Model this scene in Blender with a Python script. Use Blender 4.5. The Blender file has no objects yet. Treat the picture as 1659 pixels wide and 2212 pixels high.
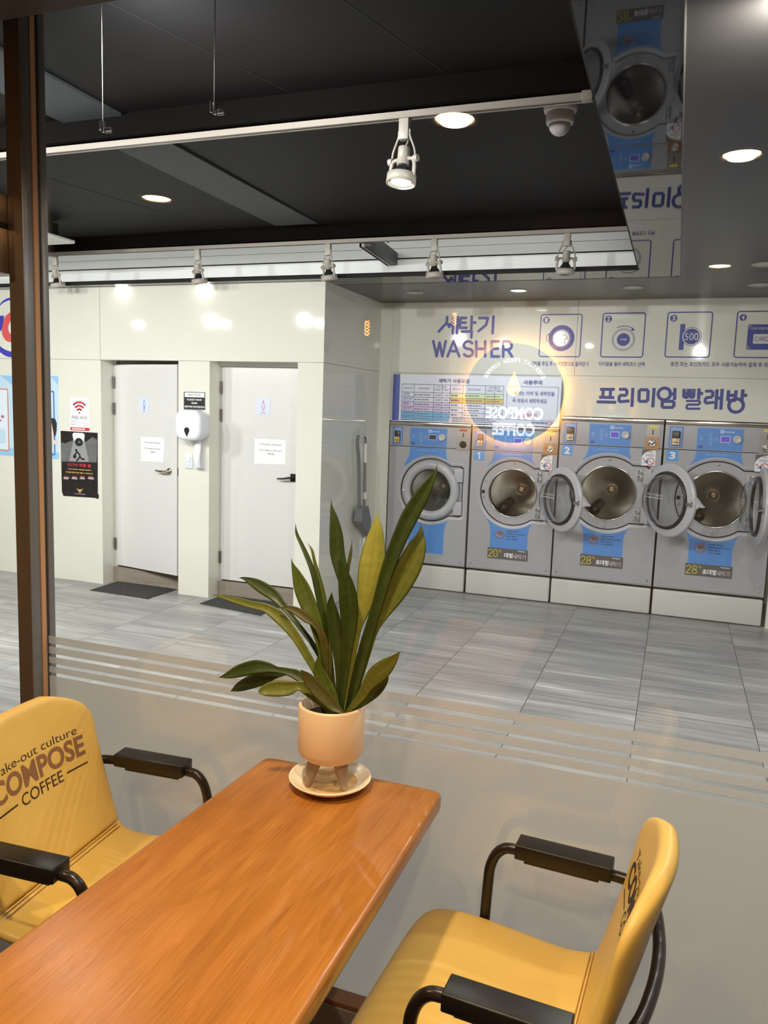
import bpy, bmesh, math, random
from math import sin, cos, pi, radians, sqrt, atan2, hypot
from mathutils import Vector, Matrix

random.seed(7)
SC = bpy.context.scene
COL = SC.collection

# ------------------------------------------------------------------ camera
F_PX, CX, CY = 1699.62, 829.5, 1106.0
YAW, PIT, ROL = radians(20.09802851), radians(7.3178294), radians(-1.97794428)
CAM = Vector((0.0, 0.0, 1.55))
_f = Vector((-sin(YAW) * cos(PIT), cos(YAW) * cos(PIT), -sin(PIT)))
_r = Vector((cos(YAW), sin(YAW), 0))
_d = _f.cross(_r)
_c, _s = cos(ROL), sin(ROL)
RT, DN, FW = _c * _r + _s * _d, -_s * _r + _c * _d, _f
cam_data = bpy.data.cameras.new('camera')
cam_data.sensor_fit = 'AUTO'
cam_data.sensor_width = 36.0
cam_data.lens = 36.0 * F_PX / 2212.0
cam_data.clip_start = 0.02
cam = bpy.data.objects.new('camera', cam_data)
COL.objects.link(cam)
m3 = Matrix((RT, -DN, -FW)).transposed()
cam.matrix_world = Matrix.Translation(CAM) @ m3.to_4x4()
SC.camera = cam


def ray(x, y):
    return RT * ((x - CX) / F_PX) + DN * ((y - CY) / F_PX) + FW


def on_y(x, y, Y):
    d = ray(x, y)
    return CAM + d * ((Y - CAM.y) / d.y)


def on_z(x, y, z):
    d = ray(x, y)
    return CAM + d * ((z - CAM.z) / d.z)


def on_x(x, y, X):
    d = ray(x, y)
    return CAM + d * ((X - CAM.x) / d.x)


# ------------------------------------------------------------------ world, light, exposure
SC.view_settings.view_transform = 'Standard'
SC.view_settings.look = 'None'
SC.view_settings.exposure = 0.0
SC.view_settings.gamma = 1.0
SC.view_settings.use_curve_mapping = False
SC.cycles.transparent_max_bounces = 24
SC.cycles.max_bounces = 10
SC.cycles.diffuse_bounces = 5
SC.cycles.glossy_bounces = 5
SC.cycles.caustics_reflective = False
SC.cycles.caustics_refractive = False
SC.cycles.sample_clamp_indirect = 40.0
w = bpy.data.worlds.new('world')
SC.world = w
w.use_nodes = True
w.node_tree.nodes['Background'].inputs[0].default_value = (0.5, 0.5, 0.52, 1)
w.node_tree.nodes['Background'].inputs[1].default_value = 0.02

COOL = (1.0, 0.985, 0.95)
WARM = (1.0, 0.76, 0.48)


def area(name, loc, power, size, color, target=None, spread=180, shape='DISK', size_y=None):
    l = bpy.data.lights.new(name, 'AREA')
    l.shape = shape
    l.size = size
    if size_y:
        l.size_y = size_y
    l.energy = power
    l.color = color
    l.spread = radians(spread)
    o = bpy.data.objects.new(name, l)
    COL.objects.link(o)
    o.location = loc
    d = (Vector(target) - Vector(loc)) if target else Vector((0, 0, -1))
    o.rotation_euler = d.to_track_quat('-Z', 'Y').to_euler()
    return o


# ------------------------------------------------------------------ key planes (metres)
ZC = 2.475          # lower ceiling
ZU = 2.80           # upper dark ceiling
YG = 1.65           # glass partition
YD = 5.37           # wall with the restroom doors
YW = 6.54           # wall with the washers
XS = -2.48          # return wall between the two
XM = -1.573         # right side of the steel post
ZCAFE = 2.42        # cafe ceiling

# laundromat lamps, plus an unseen row by the glass added as wall fill
for (x, y, z, e, tg) in ((-5.6, 2.0, 2.60, 30, (-5.6, 5.37, 1.2)), (-4.3, 2.0, 2.60, 30, (-4.3, 5.37, 1.2)), (-3.0, 2.0, 2.60, 28, (-3.0, 5.37, 1.2)),
                         (-5.9, 3.05, 2.44, 22, (-5.9, 4.0, 0)), (-4.75, 3.05, 2.44, 22, (-4.75, 4.0, 0)), (-3.6, 3.05, 2.44, 22, (-3.6, 4.0, 0)), (-1.08, 3.02, 2.425, 9, (-1.0, 3.4, 0)), (-2.25, 2.5, 2.5, 16, (-2.25, 4.0, 0)),
                         (-1.6, 2.0, 2.60, 25, (-1.6, 6.5, 1.6)), (0.2, 2.0, 2.44, 20, (-1.2, 6.2, 1.6)),
                         (0.45, 4.34, 2.46, 12, None), (0.45, 3.23, 2.46, 13, None), (0.45, 2.3, 2.46, 14, None), (1.5, 4.3, 2.46, 9, None), (1.5, 2.6, 2.46, 12, None),
                         (-1.185, 5.985, 2.462, 4, None)):
    area('ceiling_lamp_or_fill', (x, y, z), e * .93, .06, COOL, target=tg, spread=165)
area('cove_light', (-2.8, 5.33, 2.86), 9, 4.8, COOL, target=(-2.8, 5.9, 2.62), shape='RECTANGLE', size_y=.05, spread=170)
area('cove_light', (-6.0, 5.33, 2.86), 2.6, 1.6, COOL, target=(-6.0, 5.9, 2.62), shape='RECTANGLE', size_y=.05, spread=170)

# cafe lamps
CAFE_LAMPS = [(-.69, .92), (.13, .38), (-2.16, .36), (.156, -1.6)]
for (x, y) in CAFE_LAMPS:
    area('cafe_lamp_light', (x, y, ZCAFE - .012), 15.5, .085, WARM, spread=150)


# ------------------------------------------------------------------ materials
def lin(c):
    return tuple(((v / 255.0) / 12.92 if v / 255.0 <= 0.04045 else ((v / 255.0 + 0.055) / 1.055) ** 2.4) for v in c)


MATS = {}


def mat(name, rgb=(128, 128, 128), rough=.5, metal=0.0, noise=0.0, nscale=(8, 8, 8), bump=0.0, bscale=60, ior=1.5, emit=0.0, spec=None, linear=None, coat=0.0, trans=0.0):
    if name in MATS:
        return MATS[name]
    m = bpy.data.materials.new(name)
    m.use_nodes = True
    nt = m.node_tree
    b = nt.nodes['Principled BSDF']
    c = linear or lin(rgb)
    b.inputs['Base Color'].default_value = (*c, 1)
    b.inputs['Roughness'].default_value = rough
    b.inputs['Metallic'].default_value = metal
    b.inputs['IOR'].default_value = ior
    if coat:
        b.inputs['Coat Weight'].default_value = coat
        b.inputs['Coat Roughness'].default_value = .05
    if spec is not None:
        b.inputs['Specular IOR Level'].default_value = spec
    if emit:
        b.inputs['Emission Color'].default_value = (*c, 1)
        b.inputs['Emission Strength'].default_value = emit
    if noise or bump:
        tc = nt.nodes.new('ShaderNodeTexCoord')
        mp = nt.nodes.new('ShaderNodeMapping')
        mp.inputs['Scale'].default_value = nscale
        nt.links.new(tc.outputs['Object'], mp.inputs[0])
    if noise:
        n = nt.nodes.new('ShaderNodeTexNoise')
        n.inputs['Scale'].default_value = 1.0
        n.inputs['Detail'].default_value = 5
        nt.links.new(mp.outputs[0], n.inputs['Vector'])
        r = nt.nodes.new('ShaderNodeMapRange')
        r.inputs[1].default_value = .3
        r.inputs[2].default_value = .7
        r.inputs[3].default_value = 1 - noise
        r.inputs[4].default_value = 1 + noise * .5
        nt.links.new(n.outputs[0], r.inputs[0])
        mx = nt.nodes.new('ShaderNodeVectorMath')
        mx.operation = 'SCALE'
        mx.inputs[0].default_value = c
        nt.links.new(r.outputs[0], mx.inputs['Scale'])
        nt.links.new(mx.outputs[0], b.inputs['Base Color'])
    if bump:
        n2 = nt.nodes.new('ShaderNodeTexNoise')
        n2.inputs['Scale'].default_value = bscale
        n2.inputs['Detail'].default_value = 4
        nt.links.new(tc.outputs['Object'], n2.inputs['Vector'])
        bp = nt.nodes.new('ShaderNodeBump')
        bp.inputs['Strength'].default_value = bump
        bp.inputs['Distance'].default_value = .002
        nt.links.new(n2.outputs[0], bp.inputs['Height'])
        nt.links.new(bp.outputs[0], b.inputs['Normal'])
    MATS[name] = m
    return m


def glass_mat(name, tint=(.97, .98, .97), r0=.045, extra=0.0, rough=0.0):
    """thin clear sheet: mirror reflection rising with the angle, the rest passes straight through"""
    m = bpy.data.materials.new(name)
    m.use_nodes = True
    nt = m.node_tree
    for n in list(nt.nodes):
        nt.nodes.remove(n)
    out = nt.nodes.new('ShaderNodeOutputMaterial')
    tr = nt.nodes.new('ShaderNodeBsdfTransparent')
    tr.inputs[0].default_value = (*tint, 1)
    gl = nt.nodes.new('ShaderNodeBsdfGlossy')
    gl.inputs['Roughness'].default_value = rough
    gl.inputs[0].default_value = (1, 1, 1, 1)
    mx = nt.nodes.new('ShaderNodeMixShader')
    ge = nt.nodes.new('ShaderNodeNewGeometry')
    dt = nt.nodes.new('ShaderNodeVectorMath')
    dt.operation = 'DOT_PRODUCT'
    nt.links.new(ge.outputs['Normal'], dt.inputs[0])
    nt.links.new(ge.outputs['Incoming'], dt.inputs[1])

    def mth(op, a, b=None):
        n = nt.nodes.new('ShaderNodeMath')
        n.operation = op
        for i, v in enumerate((a, b)):
            if v is None:
                continue
            if isinstance(v, (int, float)):
                n.inputs[i].default_value = v
            else:
                nt.links.new(v, n.inputs[i])
        return n.outputs[0]
    c = mth('ABSOLUTE', dt.outputs['Value'])
    k = mth('POWER', mth('SUBTRACT', 1.0, c), 5.0)
    f = mth('ADD', mth('MULTIPLY', k, 1 - r0), r0)
    nt.links.new(f, mx.inputs[0])
    nt.links.new(tr.outputs[0], mx.inputs[1])
    nt.links.new(gl.outputs[0], mx.inputs[2])
    nt.links.new(mx.outputs[0], out.inputs[0])
    MATS[name] = m
    return m


def film_mat(name, rgb=(232, 230, 228), pas=.05):
    m = bpy.data.materials.new(name)
    m.use_nodes = True
    nt = m.node_tree
    for n in list(nt.nodes):
        nt.nodes.remove(n)
    out = nt.nodes.new('ShaderNodeOutputMaterial')
    c = (*lin(rgb), 1)
    df = nt.nodes.new('ShaderNodeBsdfDiffuse')
    tl = nt.nodes.new('ShaderNodeBsdfTranslucent')
    tr = nt.nodes.new('ShaderNodeBsdfTransparent')
    df.inputs[0].default_value = c
    tl.inputs[0].default_value = c
    a = nt.nodes.new('ShaderNodeMixShader')
    a.inputs[0].default_value = .72
    nt.links.new(df.outputs[0], a.inputs[1])
    nt.links.new(tl.outputs[0], a.inputs[2])
    b = nt.nodes.new('ShaderNodeMixShader')
    b.inputs[0].default_value = pas
    nt.links.new(a.outputs[0], b.inputs[1])
    nt.links.new(tr.outputs[0], b.inputs[2])
    nt.links.new(b.outputs[0], out.inputs[0])
    MATS[name] = m
    return m


class NT:
    """small node helper for the tiled / grained materials"""

    def __init__(s, name, rough=.5):
        s.m = bpy.data.materials.new(name)
        s.m.use_nodes = True
        s.nt = s.m.node_tree
        s.b = s.nt.nodes['Principled BSDF']
        s.b.inputs['Roughness'].default_value = rough
        s.tc = s.nt.nodes.new('ShaderNodeTexCoord')
        MATS[name] = s.m

    def link(s, a, b):
        s.nt.links.new(a, b)

    def math(s, op, a, b=None):
        n = s.nt.nodes.new('ShaderNodeMath')
        n.operation = op
        for i, v in enumerate((a, b)):
            if v is None:
                continue
            if isinstance(v, (int, float)):
                n.inputs[i].default_value = v
            else:
                s.link(v, n.inputs[i])
        return n.outputs[0]

    def xyz(s):
        n = s.nt.nodes.new('ShaderNodeSeparateXYZ')
        s.link(s.tc.outputs['Object'], n.inputs[0])
        return n.outputs

    def comb(s, x, y, z):
        n = s.nt.nodes.new('ShaderNodeCombineXYZ')
        for i, v in enumerate((x, y, z)):
            if isinstance(v, (int, float)):
                n.inputs[i].default_value = v
            else:
                s.link(v, n.inputs[i])
        return n.outputs[0]

    def noise(s, vec, scale=1, detail=4, rough=.5, dist=0.0):
        n = s.nt.nodes.new('ShaderNodeTexNoise')
        n.inputs['Scale'].default_value = scale
        n.inputs['Detail'].default_value = detail
        n.inputs['Roughness'].default_value = rough
        n.inputs['Distortion'].default_value = dist
        s.link(vec, n.inputs['Vector'])
        return n.outputs[0]

    def white(s, vec):
        n = s.nt.nodes.new('ShaderNodeTexWhiteNoise')
        n.noise_dimensions = '3D'
        s.link(vec, n.inputs['Vector'])
        return n.outputs['Value']

    def ramp(s, fac, stops):
        n = s.nt.nodes.new('ShaderNodeValToRGB')
        e = n.color_ramp.elements
        while len(e) < len(stops):
            e.new(.5)
        for k, (p, c) in enumerate(stops):
            e[k].position = p
            e[k].color = (*lin(c), 1)
        s.link(fac, n.inputs[0])
        return n.outputs[0]

    def mix(s, fac, a, b):
        n = s.nt.nodes.new('ShaderNodeMix')
        n.data_type = 'RGBA'
        for i, v in ((0, fac), (6, a), (7, b)):
            if isinstance(v, (int, float)):
                n.inputs[i].default_value = v
            elif isinstance(v, tuple):
                n.inputs[i].default_value = (*lin(v), 1)
            else:
                s.link(v, n.inputs[i])
        return n.outputs[2]

    def bump(s, h, strength=.3, dist=.002):
        n = s.nt.nodes.new('ShaderNodeBump')
        n.inputs['Strength'].default_value = strength
        n.inputs['Distance'].default_value = dist
        s.link(h, n.inputs['Height'])
        s.link(n.outputs[0], s.b.inputs['Normal'])

    def color(s, c):
        s.link(c, s.b.inputs['Base Color'])


def floor_material():
    n = NT('grey_streaked_tile', .38)
    x, y, z = n.xyz()
    T = .575
    u = n.math('DIVIDE', n.math('ADD', x, .087 + 20 * T), T)
    v = n.math('DIVIDE', n.math('ADD', y, 0.30), T * 2)
    iu, iv = n.math('FLOOR', u), n.math('FLOOR', v)
    fu, fv = n.math('FRACT', u), n.math('FRACT', v)
    rnd = n.white(n.comb(iu, iv, 3.0))
    off = n.math('MULTIPLY', rnd, 3.0)
    fine = n.noise(n.comb(n.math('ADD', n.math('MULTIPLY', x, 1.6), n.math('MULTIPLY', rnd, 40)), n.math('MULTIPLY', y, 42), off), 1, 6, .65)
    wide = n.noise(n.comb(n.math('ADD', n.math('MULTIPLY', x, 1.1), n.math('MULTIPLY', rnd, 17)), n.math('MULTIPLY', y, 7.5), off), 1, 3, .5)
    f = n.math('ADD', n.math('MULTIPLY', fine, .48), n.math('MULTIPLY', wide, .52))
    col = n.ramp(f, [(.30, (112, 112, 112)), (.46, (142, 142, 141)), (.58, (164, 164, 162)), (.72, (212, 212, 210))])
    e = .0035
    eu = n.math('MINIMUM', fu, n.math('SUBTRACT', 1.0, fu))
    ev = n.math('MULTIPLY', n.math('MINIMUM', fv, n.math('SUBTRACT', 1.0, fv)), 2.0)
    seam = n.math('LESS_THAN', n.math('MINIMUM', eu, ev), e)
    n.color(n.mix(seam, col, (70, 70, 70)))
    n.bump(fine, .08, .001)
    return n.m


def wood_material(name, c0, c1, c2, along='y', rough=.32, scale=1.0):
    n = NT(name, rough)
    x, y, z = n.xyz()
    a, b = (y, x) if along == 'y' else (x, y)
    base = n.comb(n.math('MULTIPLY', b, 26 * scale), n.math('MULTIPLY', a, 2.2 * scale), n.math('MULTIPLY', z, 20))
    big = n.noise(n.comb(n.math('MULTIPLY', b, 7 * scale), n.math('MULTIPLY', a, 1.1 * scale), z), 1, 3, .5, .6)
    wav = n.math('FRACT', n.math('MULTIPLY', big, 9.0))
    fine = n.noise(n.comb(n.math('MULTIPLY', b, 420 * scale), n.math('MULTIPLY', a, 9 * scale), n.math('MULTIPLY', z, 300)), 1, 3, .6)
    mid = n.noise(base, 1, 4, .55)
    f = n.math('ADD', n.math('ADD', n.math('MULTIPLY', wav, .07), n.math('MULTIPLY', fine, .48)), n.math('MULTIPLY', mid, .45))
    n.color(n.ramp(f, [(.30, c0), (.50, c1), (.68, c2)]))
    n.bump(fine, .22, .0012)
    return n.m


def leaf_material(name, dark, light, band=.5):
    n = NT(name, .46)
    g = n.nt.nodes.new('ShaderNodeUVMap')
    sp = n.nt.nodes.new('ShaderNodeSeparateXYZ')
    n.link(g.outputs[0], sp.inputs[0])
    u, v = sp.outputs[0], sp.outputs[1]
    st = n.noise(n.comb(n.math('MULTIPLY', u, 5), n.math('MULTIPLY', v, .8), 0.0), 1, 3, .5)
    bd = n.noise(n.comb(n.math('MULTIPLY', u, 1.4), n.math('MULTIPLY', v, 9), 4.0), 1, 3, .5, .4)
    f = n.math('ADD', n.math('MULTIPLY', st, 1 - band), n.math('MULTIPLY', bd, band))
    edge = n.math('GREATER_THAN', n.math('ABSOLUTE', n.math('SUBTRACT', u, .5)), .47)
    col = n.ramp(f, [(.30, dark), (.70, light)])
    n.color(n.mix(edge, col, tuple(int(v * .7) for v in dark)))
    n.b.inputs['Subsurface Weight'].default_value = 0.0
    return n.m


def drum_material():
    n = NT('brushed_drum_steel', .3)
    n.b.inputs['Metallic'].default_value = 1.0
    n.b.inputs['Base Color'].default_value = (.42, .41, .38, 1)
    n.b.inputs['Anisotropic'].default_value = .75
    t = n.nt.nodes.new('ShaderNodeTangent')
    t.direction_type = 'RADIAL'
    t.axis = 'Y'
    n.link(t.outputs[0], n.b.inputs['Tangent'])
    return n.m


M_CREAM = mat('cream_gloss_panel', (228, 227, 217), .045, spec=.5, noise=.03, nscale=(1.5, 1.5, 1.5), coat=.0)
M_SEAM = mat('seam_dark', (120, 118, 108), .6)
M_WHITE = mat('white_paint', (235, 235, 232), .45)
M_DOORW = mat('door_white', (218, 218, 217), .35)
M_BLACK = mat('black_plastic', (22, 21, 21), .35)
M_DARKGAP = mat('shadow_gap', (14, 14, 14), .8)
M_CEIL_LOW = mat('grey_soffit', (58, 55, 53), .30, noise=.10, nscale=(3, 3, 3), spec=.45)
M_CEIL_MIR = mat('black_mirror_soffit', (24, 24, 27), .025)
M_CEIL_UP = mat('charcoal_ceiling', (21, 20, 22), .6, spec=.2, noise=.25, nscale=(2, 2, 2))
M_CEIL_BAND = mat('slate_ceiling_band', (66, 71, 75), .6, noise=.12, nscale=(3, 3, 3))
M_BEAM = mat('dark_beam', (12, 11, 11), .8, spec=.05)
M_FASCIA = mat('fascia_white', (225, 228, 226), .5)
M_TRACKW = mat('track_white', (160, 152, 144), .4)
M_SPOT = mat('spot_ivory', (182, 176, 167), .4)
M_BULBGLASS = mat('spot_reflector', (60, 62, 66), .15, metal=.6)
M_LAMP_ON = mat('lamp_cool', (255, 255, 250), .5, emit=14)
M_LAMP_WARM = mat('lamp_warm', (255, 214, 160), .5, emit=60)
M_LAMP_OFF = mat('lamp_unlit', (215, 213, 206), .5)
M_STEEL = mat('brushed_steel_post', (138, 138, 140), .30, metal=.55, noise=.05, nscale=(200, 200, 2))
M_BRONZE = mat('bronze_steel', (140, 122, 104), .30, metal=.7, noise=.06, nscale=(200, 200, 2))
M_GASKET = mat('orange_glazing_bead', (205, 160, 122), .5, noise=.06, nscale=(60, 60, 3))
M_CHROME = mat('chrome', (200, 198, 194), .18, metal=1.0)
M_WASH = mat('washer_grey', (168, 168, 174), .42, noise=.015, nscale=(300, 300, 300))
M_WASH_L = mat('washer_bezel', (182, 182, 188), .28)
M_BLUE = mat('washer_blue', (88, 142, 212), .4)
M_BLUE_L = mat('washer_blue_pale', (128, 165, 222), .4)
M_BLUE_NUM = mat('number_blue', (98, 158, 220), .4)
M_PLINTH = mat('plinth_white', (206, 204, 200), .22)
M_GASK = mat('rubber_black', (26, 26, 27), .4)
M_DRUM = drum_material()
M_NAVY = mat('print_navy', (52, 60, 150), .4)
M_NAVY_D = mat('print_navy_dark', (50, 62, 140), .45)
M_PWHITE = mat('paper_white', (236, 238, 242), .55)
M_PGREY = mat('print_grey', (120, 122, 130), .6)
M_PBLACK = mat('print_black', (28, 28, 28), .55)
M_PRED = mat('print_red', (196, 52, 62), .5)
M_PANE = glass_mat('clear_pane', r0=.040)
M_BOWL = glass_mat('clear_bowl', tint=(.88, .90, .90), r0=.08)
M_FILM = film_mat('frosted_film')
M_FLOOR = floor_material()
M_TABLE = wood_material('honey_oak', (134, 84, 34), (162, 105, 46), (180, 122, 58), rough=.22)
M_YEL = mat('yellow_vinyl', (224, 188, 100), .42, noise=.04, nscale=(14, 14, 14), bump=.10, bscale=220)
M_STITCH = mat('vinyl_seam', (150, 104, 40), .6)
M_TUBE = mat('dark_tube', (34, 26, 22), .30)
M_PAD = mat('black_pad', (24, 21, 19), .38)
M_PRINT_BR = mat('embossed_brown', (140, 100, 68), .75, noise=.2, nscale=(900, 900, 900))
M_PRINT_DK = mat('embossed_dark', (58, 38, 22), .6)
M_POT = mat('pot_ceramic', (232, 206, 172), .38)
M_POTLEG = mat('pot_leg_taupe', (150, 128, 112), .5)
M_SAUCER = mat('saucer_ceramic', (240, 228, 200), .25)
M_SOIL = mat('soil', (46, 32, 22), .9, noise=.4, nscale=(150, 150, 150), bump=.8, bscale=200)


# ------------------------------------------------------------------ mesh builder
class MB:
    def __init__(s, M=None):
        s.v, s.f, s.mi, s.mats, s.sm, s.uv = [], [], [], [], [], {}
        s.M = M

    def midx(s, m):
        if m not in s.mats:
            s.mats.append(m)
        return s.mats.index(m)

    def add(s, verts, faces, m, smooth=False, uv=None):
        o = len(s.v)
        s.v += [tuple(p) for p in verts]
        k = s.midx(m)
        for i, f in enumerate(faces):
            if uv:
                s.uv[len(s.f)] = [uv[j] for j in f]
            s.f.append([o + j for j in f])
            s.mi.append(k)
            s.sm.append(smooth)
        return s

    def box(s, x0, x1, y0, y1, z0, z1, m, bev=0.0):
        if bev <= 0:
            v = [(x, y, z) for x in (x0, x1) for y in (y0, y1) for z in (z0, z1)]
            s.add(v, [(0, 1, 3, 2), (4, 6, 7, 5), (0, 4, 5, 1), (2, 3, 7, 6), (0, 2, 6, 4), (1, 5, 7, 3)], m)
            return s
        bm = bmesh.new()
        bmesh.ops.create_cube(bm, size=1)
        for q in bm.verts:
            q.co = Vector(((x0 + x1) / 2 + q.co.x * (x1 - x0), (y0 + y1) / 2 + q.co.y * (y1 - y0), (z0 + z1) / 2 + q.co.z * (z1 - z0)))
        bmesh.ops.bevel(bm, geom=bm.edges[:], offset=bev, segments=3, affect='EDGES', profile=.5)
        s.bm(bm, m, True)
        return s

    def bm(s, bm, m, smooth=False):
        bm.verts.ensure_lookup_table()
        bm.verts.index_update()
        s.add([q.co[:] for q in bm.verts], [[q.index for q in f.verts] for f in bm.faces], m, smooth)
        bm.free()

    def frame(s, d):
        d = Vector(d).normalized()
        a = Vector((0, 0, 1)) if abs(d.z) < .9 else Vector((1, 0, 0))
        u = d.cross(a).normalized()
        return u, d.cross(u)

    def cyl(s, p0, p1, r0, m, r1=None, n=20, caps=True, smooth=True):
        r1 = r0 if r1 is None else r1
        p0, p1 = Vector(p0), Vector(p1)
        u, v = s.frame(p1 - p0)
        vs = []
        for p, r in ((p0, r0), (p1, r1)):
            vs += [p + u * (r * cos(2 * pi * i / n)) + v * (r * sin(2 * pi * i / n)) for i in range(n)]
        s.add(vs, [(i, (i + 1) % n, n + (i + 1) % n, n + i) for i in range(n)], m, smooth)
        if caps:
            s.add(vs[:n], [list(range(n))[::-1]], m)
            s.add(vs[n:], [list(range(n))], m)
        return s

    def tube(s, pts, r, m, n=12, caps=True):
        pts = [Vector(p) for p in pts]
        rr = r if isinstance(r, (list, tuple)) else [r] * len(pts)
        vs = []
        u = None
        for i, p in enumerate(pts):
            d = (pts[min(i + 1, len(pts) - 1)] - pts[max(i - 1, 0)]).normalized()
            if u is None:
                u, v = s.frame(d)
            else:
                u = (u - d * u.dot(d)).normalized()
            v = d.cross(u)
            vs += [p + u * (rr[i] * cos(2 * pi * k / n)) + v * (rr[i] * sin(2 * pi * k / n)) for k in range(n)]
        fs = []
        for i in range(len(pts) - 1):
            for k in range(n):
                fs.append((i * n + k, i * n + (k + 1) % n, (i + 1) * n + (k + 1) % n, (i + 1) * n + k))
        s.add(vs, fs, m, True)
        if caps:
            s.add(vs[:n], [list(range(n))[::-1]], m)
            s.add(vs[-n:], [list(range(n))], m)
        return s

    def lathe(s, prof, m, O=(0, 0, 0), A=(0, 0, 1), n=40, smooth=True):
        """prof: (radius, height along A)"""
        O, A = Vector(O), Vector(A).normalized()
        u, v = s.frame(A)
        vs = []
        for r, h in prof:
            vs += [O + A * h + u * (r * cos(2 * pi * k / n)) + v * (r * sin(2 * pi * k / n)) for k in range(n)]
        fs = []
        for i in range(len(prof) - 1):
            for k in range(n):
                fs.append((i * n + k, i * n + (k + 1) % n, (i + 1) * n + (k + 1) % n, (i + 1) * n + k))
        s.add(vs, fs, m, smooth)
        return s

    def loops(s, loops, m, smooth=True, closed=True):
        n = len(loops[0])
        vs = [p for l in loops for p in l]
        fs = []
        for i in range(len(loops) - 1):
            for k in range(n if closed else n - 1):
                fs.append((i * n + k, i * n + (k + 1) % n, (i + 1) * n + (k + 1) % n, (i + 1) * n + k))
        s.add(vs, fs, m, smooth)
        return s

    def build(s, name, parent=None, M=None):
        me = bpy.data.meshes.new(name)
        M = M or s.M
        vs = [tuple(M @ Vector(p)) for p in s.v] if M else s.v
        me.from_pydata(vs, [], s.f)
        for m in s.mats:
            me.materials.append(m)
        me.polygons.foreach_set('material_index', s.mi)
        me.polygons.foreach_set('use_smooth', s.sm)
        if s.uv:
            ul = me.uv_layers.new(name='UVMap')
            for fi, q in s.uv.items():
                p = me.polygons[fi]
                for li, c in zip(p.loop_indices, q):
                    ul.data[li].uv = c
        me.validate()
        me.update()
        o = bpy.data.objects.new(name, me)
        COL.objects.link(o)
        if parent:
            o.parent = parent
        return o


def tag(o, label, cat, group=None, kind=None):
    o['label'] = label
    o['category'] = cat
    if group:
        o['group'] = group
    if kind:
        o['kind'] = kind
    return o


def struct(o):
    o['kind'] = 'structure'
    return o


def thing(name, label, cat, loc=(0, 0, 0), group=None):
    o = bpy.data.objects.new(name, None)
    o.empty_display_size = .05
    COL.objects.link(o)
    o.location = loc
    tag(o, label, cat, group)
    return o


def bake(root):
    """parts were modelled in world space: re-express them about the thing's own base"""
    bpy.context.view_layer.update()

    def go(o, inv):
        for ch in o.children:
            if ch.type == 'MESH':
                ch.data.transform(Matrix.Translation(inv))
            go(ch, inv)
    go(root, -Vector(root.location))
    return root


_TX = {}


def text_mesh(body, bold=0.0, shear=0.0):
    k = (body, bold, shear)
    if k not in _TX:
        c = bpy.data.curves.new('tmp', 'FONT')
        c.body = body
        c.size = 1
        c.offset = bold
        c.shear = shear
        c.resolution_u = 4
        o = bpy.data.objects.new('tmp', c)
        COL.objects.link(o)
        bpy.context.view_layer.update()
        dg = bpy.context.evaluated_depsgraph_get()
        me = o.evaluated_get(dg).to_mesh()
        vs = [(q.co.x, q.co.y) for q in me.vertices]
        fs = [list(p.vertices) for p in me.polygons]
        o.evaluated_get(dg).to_mesh_clear()
        bpy.data.objects.remove(o)
        bpy.data.curves.remove(c)
        _TX[k] = (vs, fs)
    return _TX[k]


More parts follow.
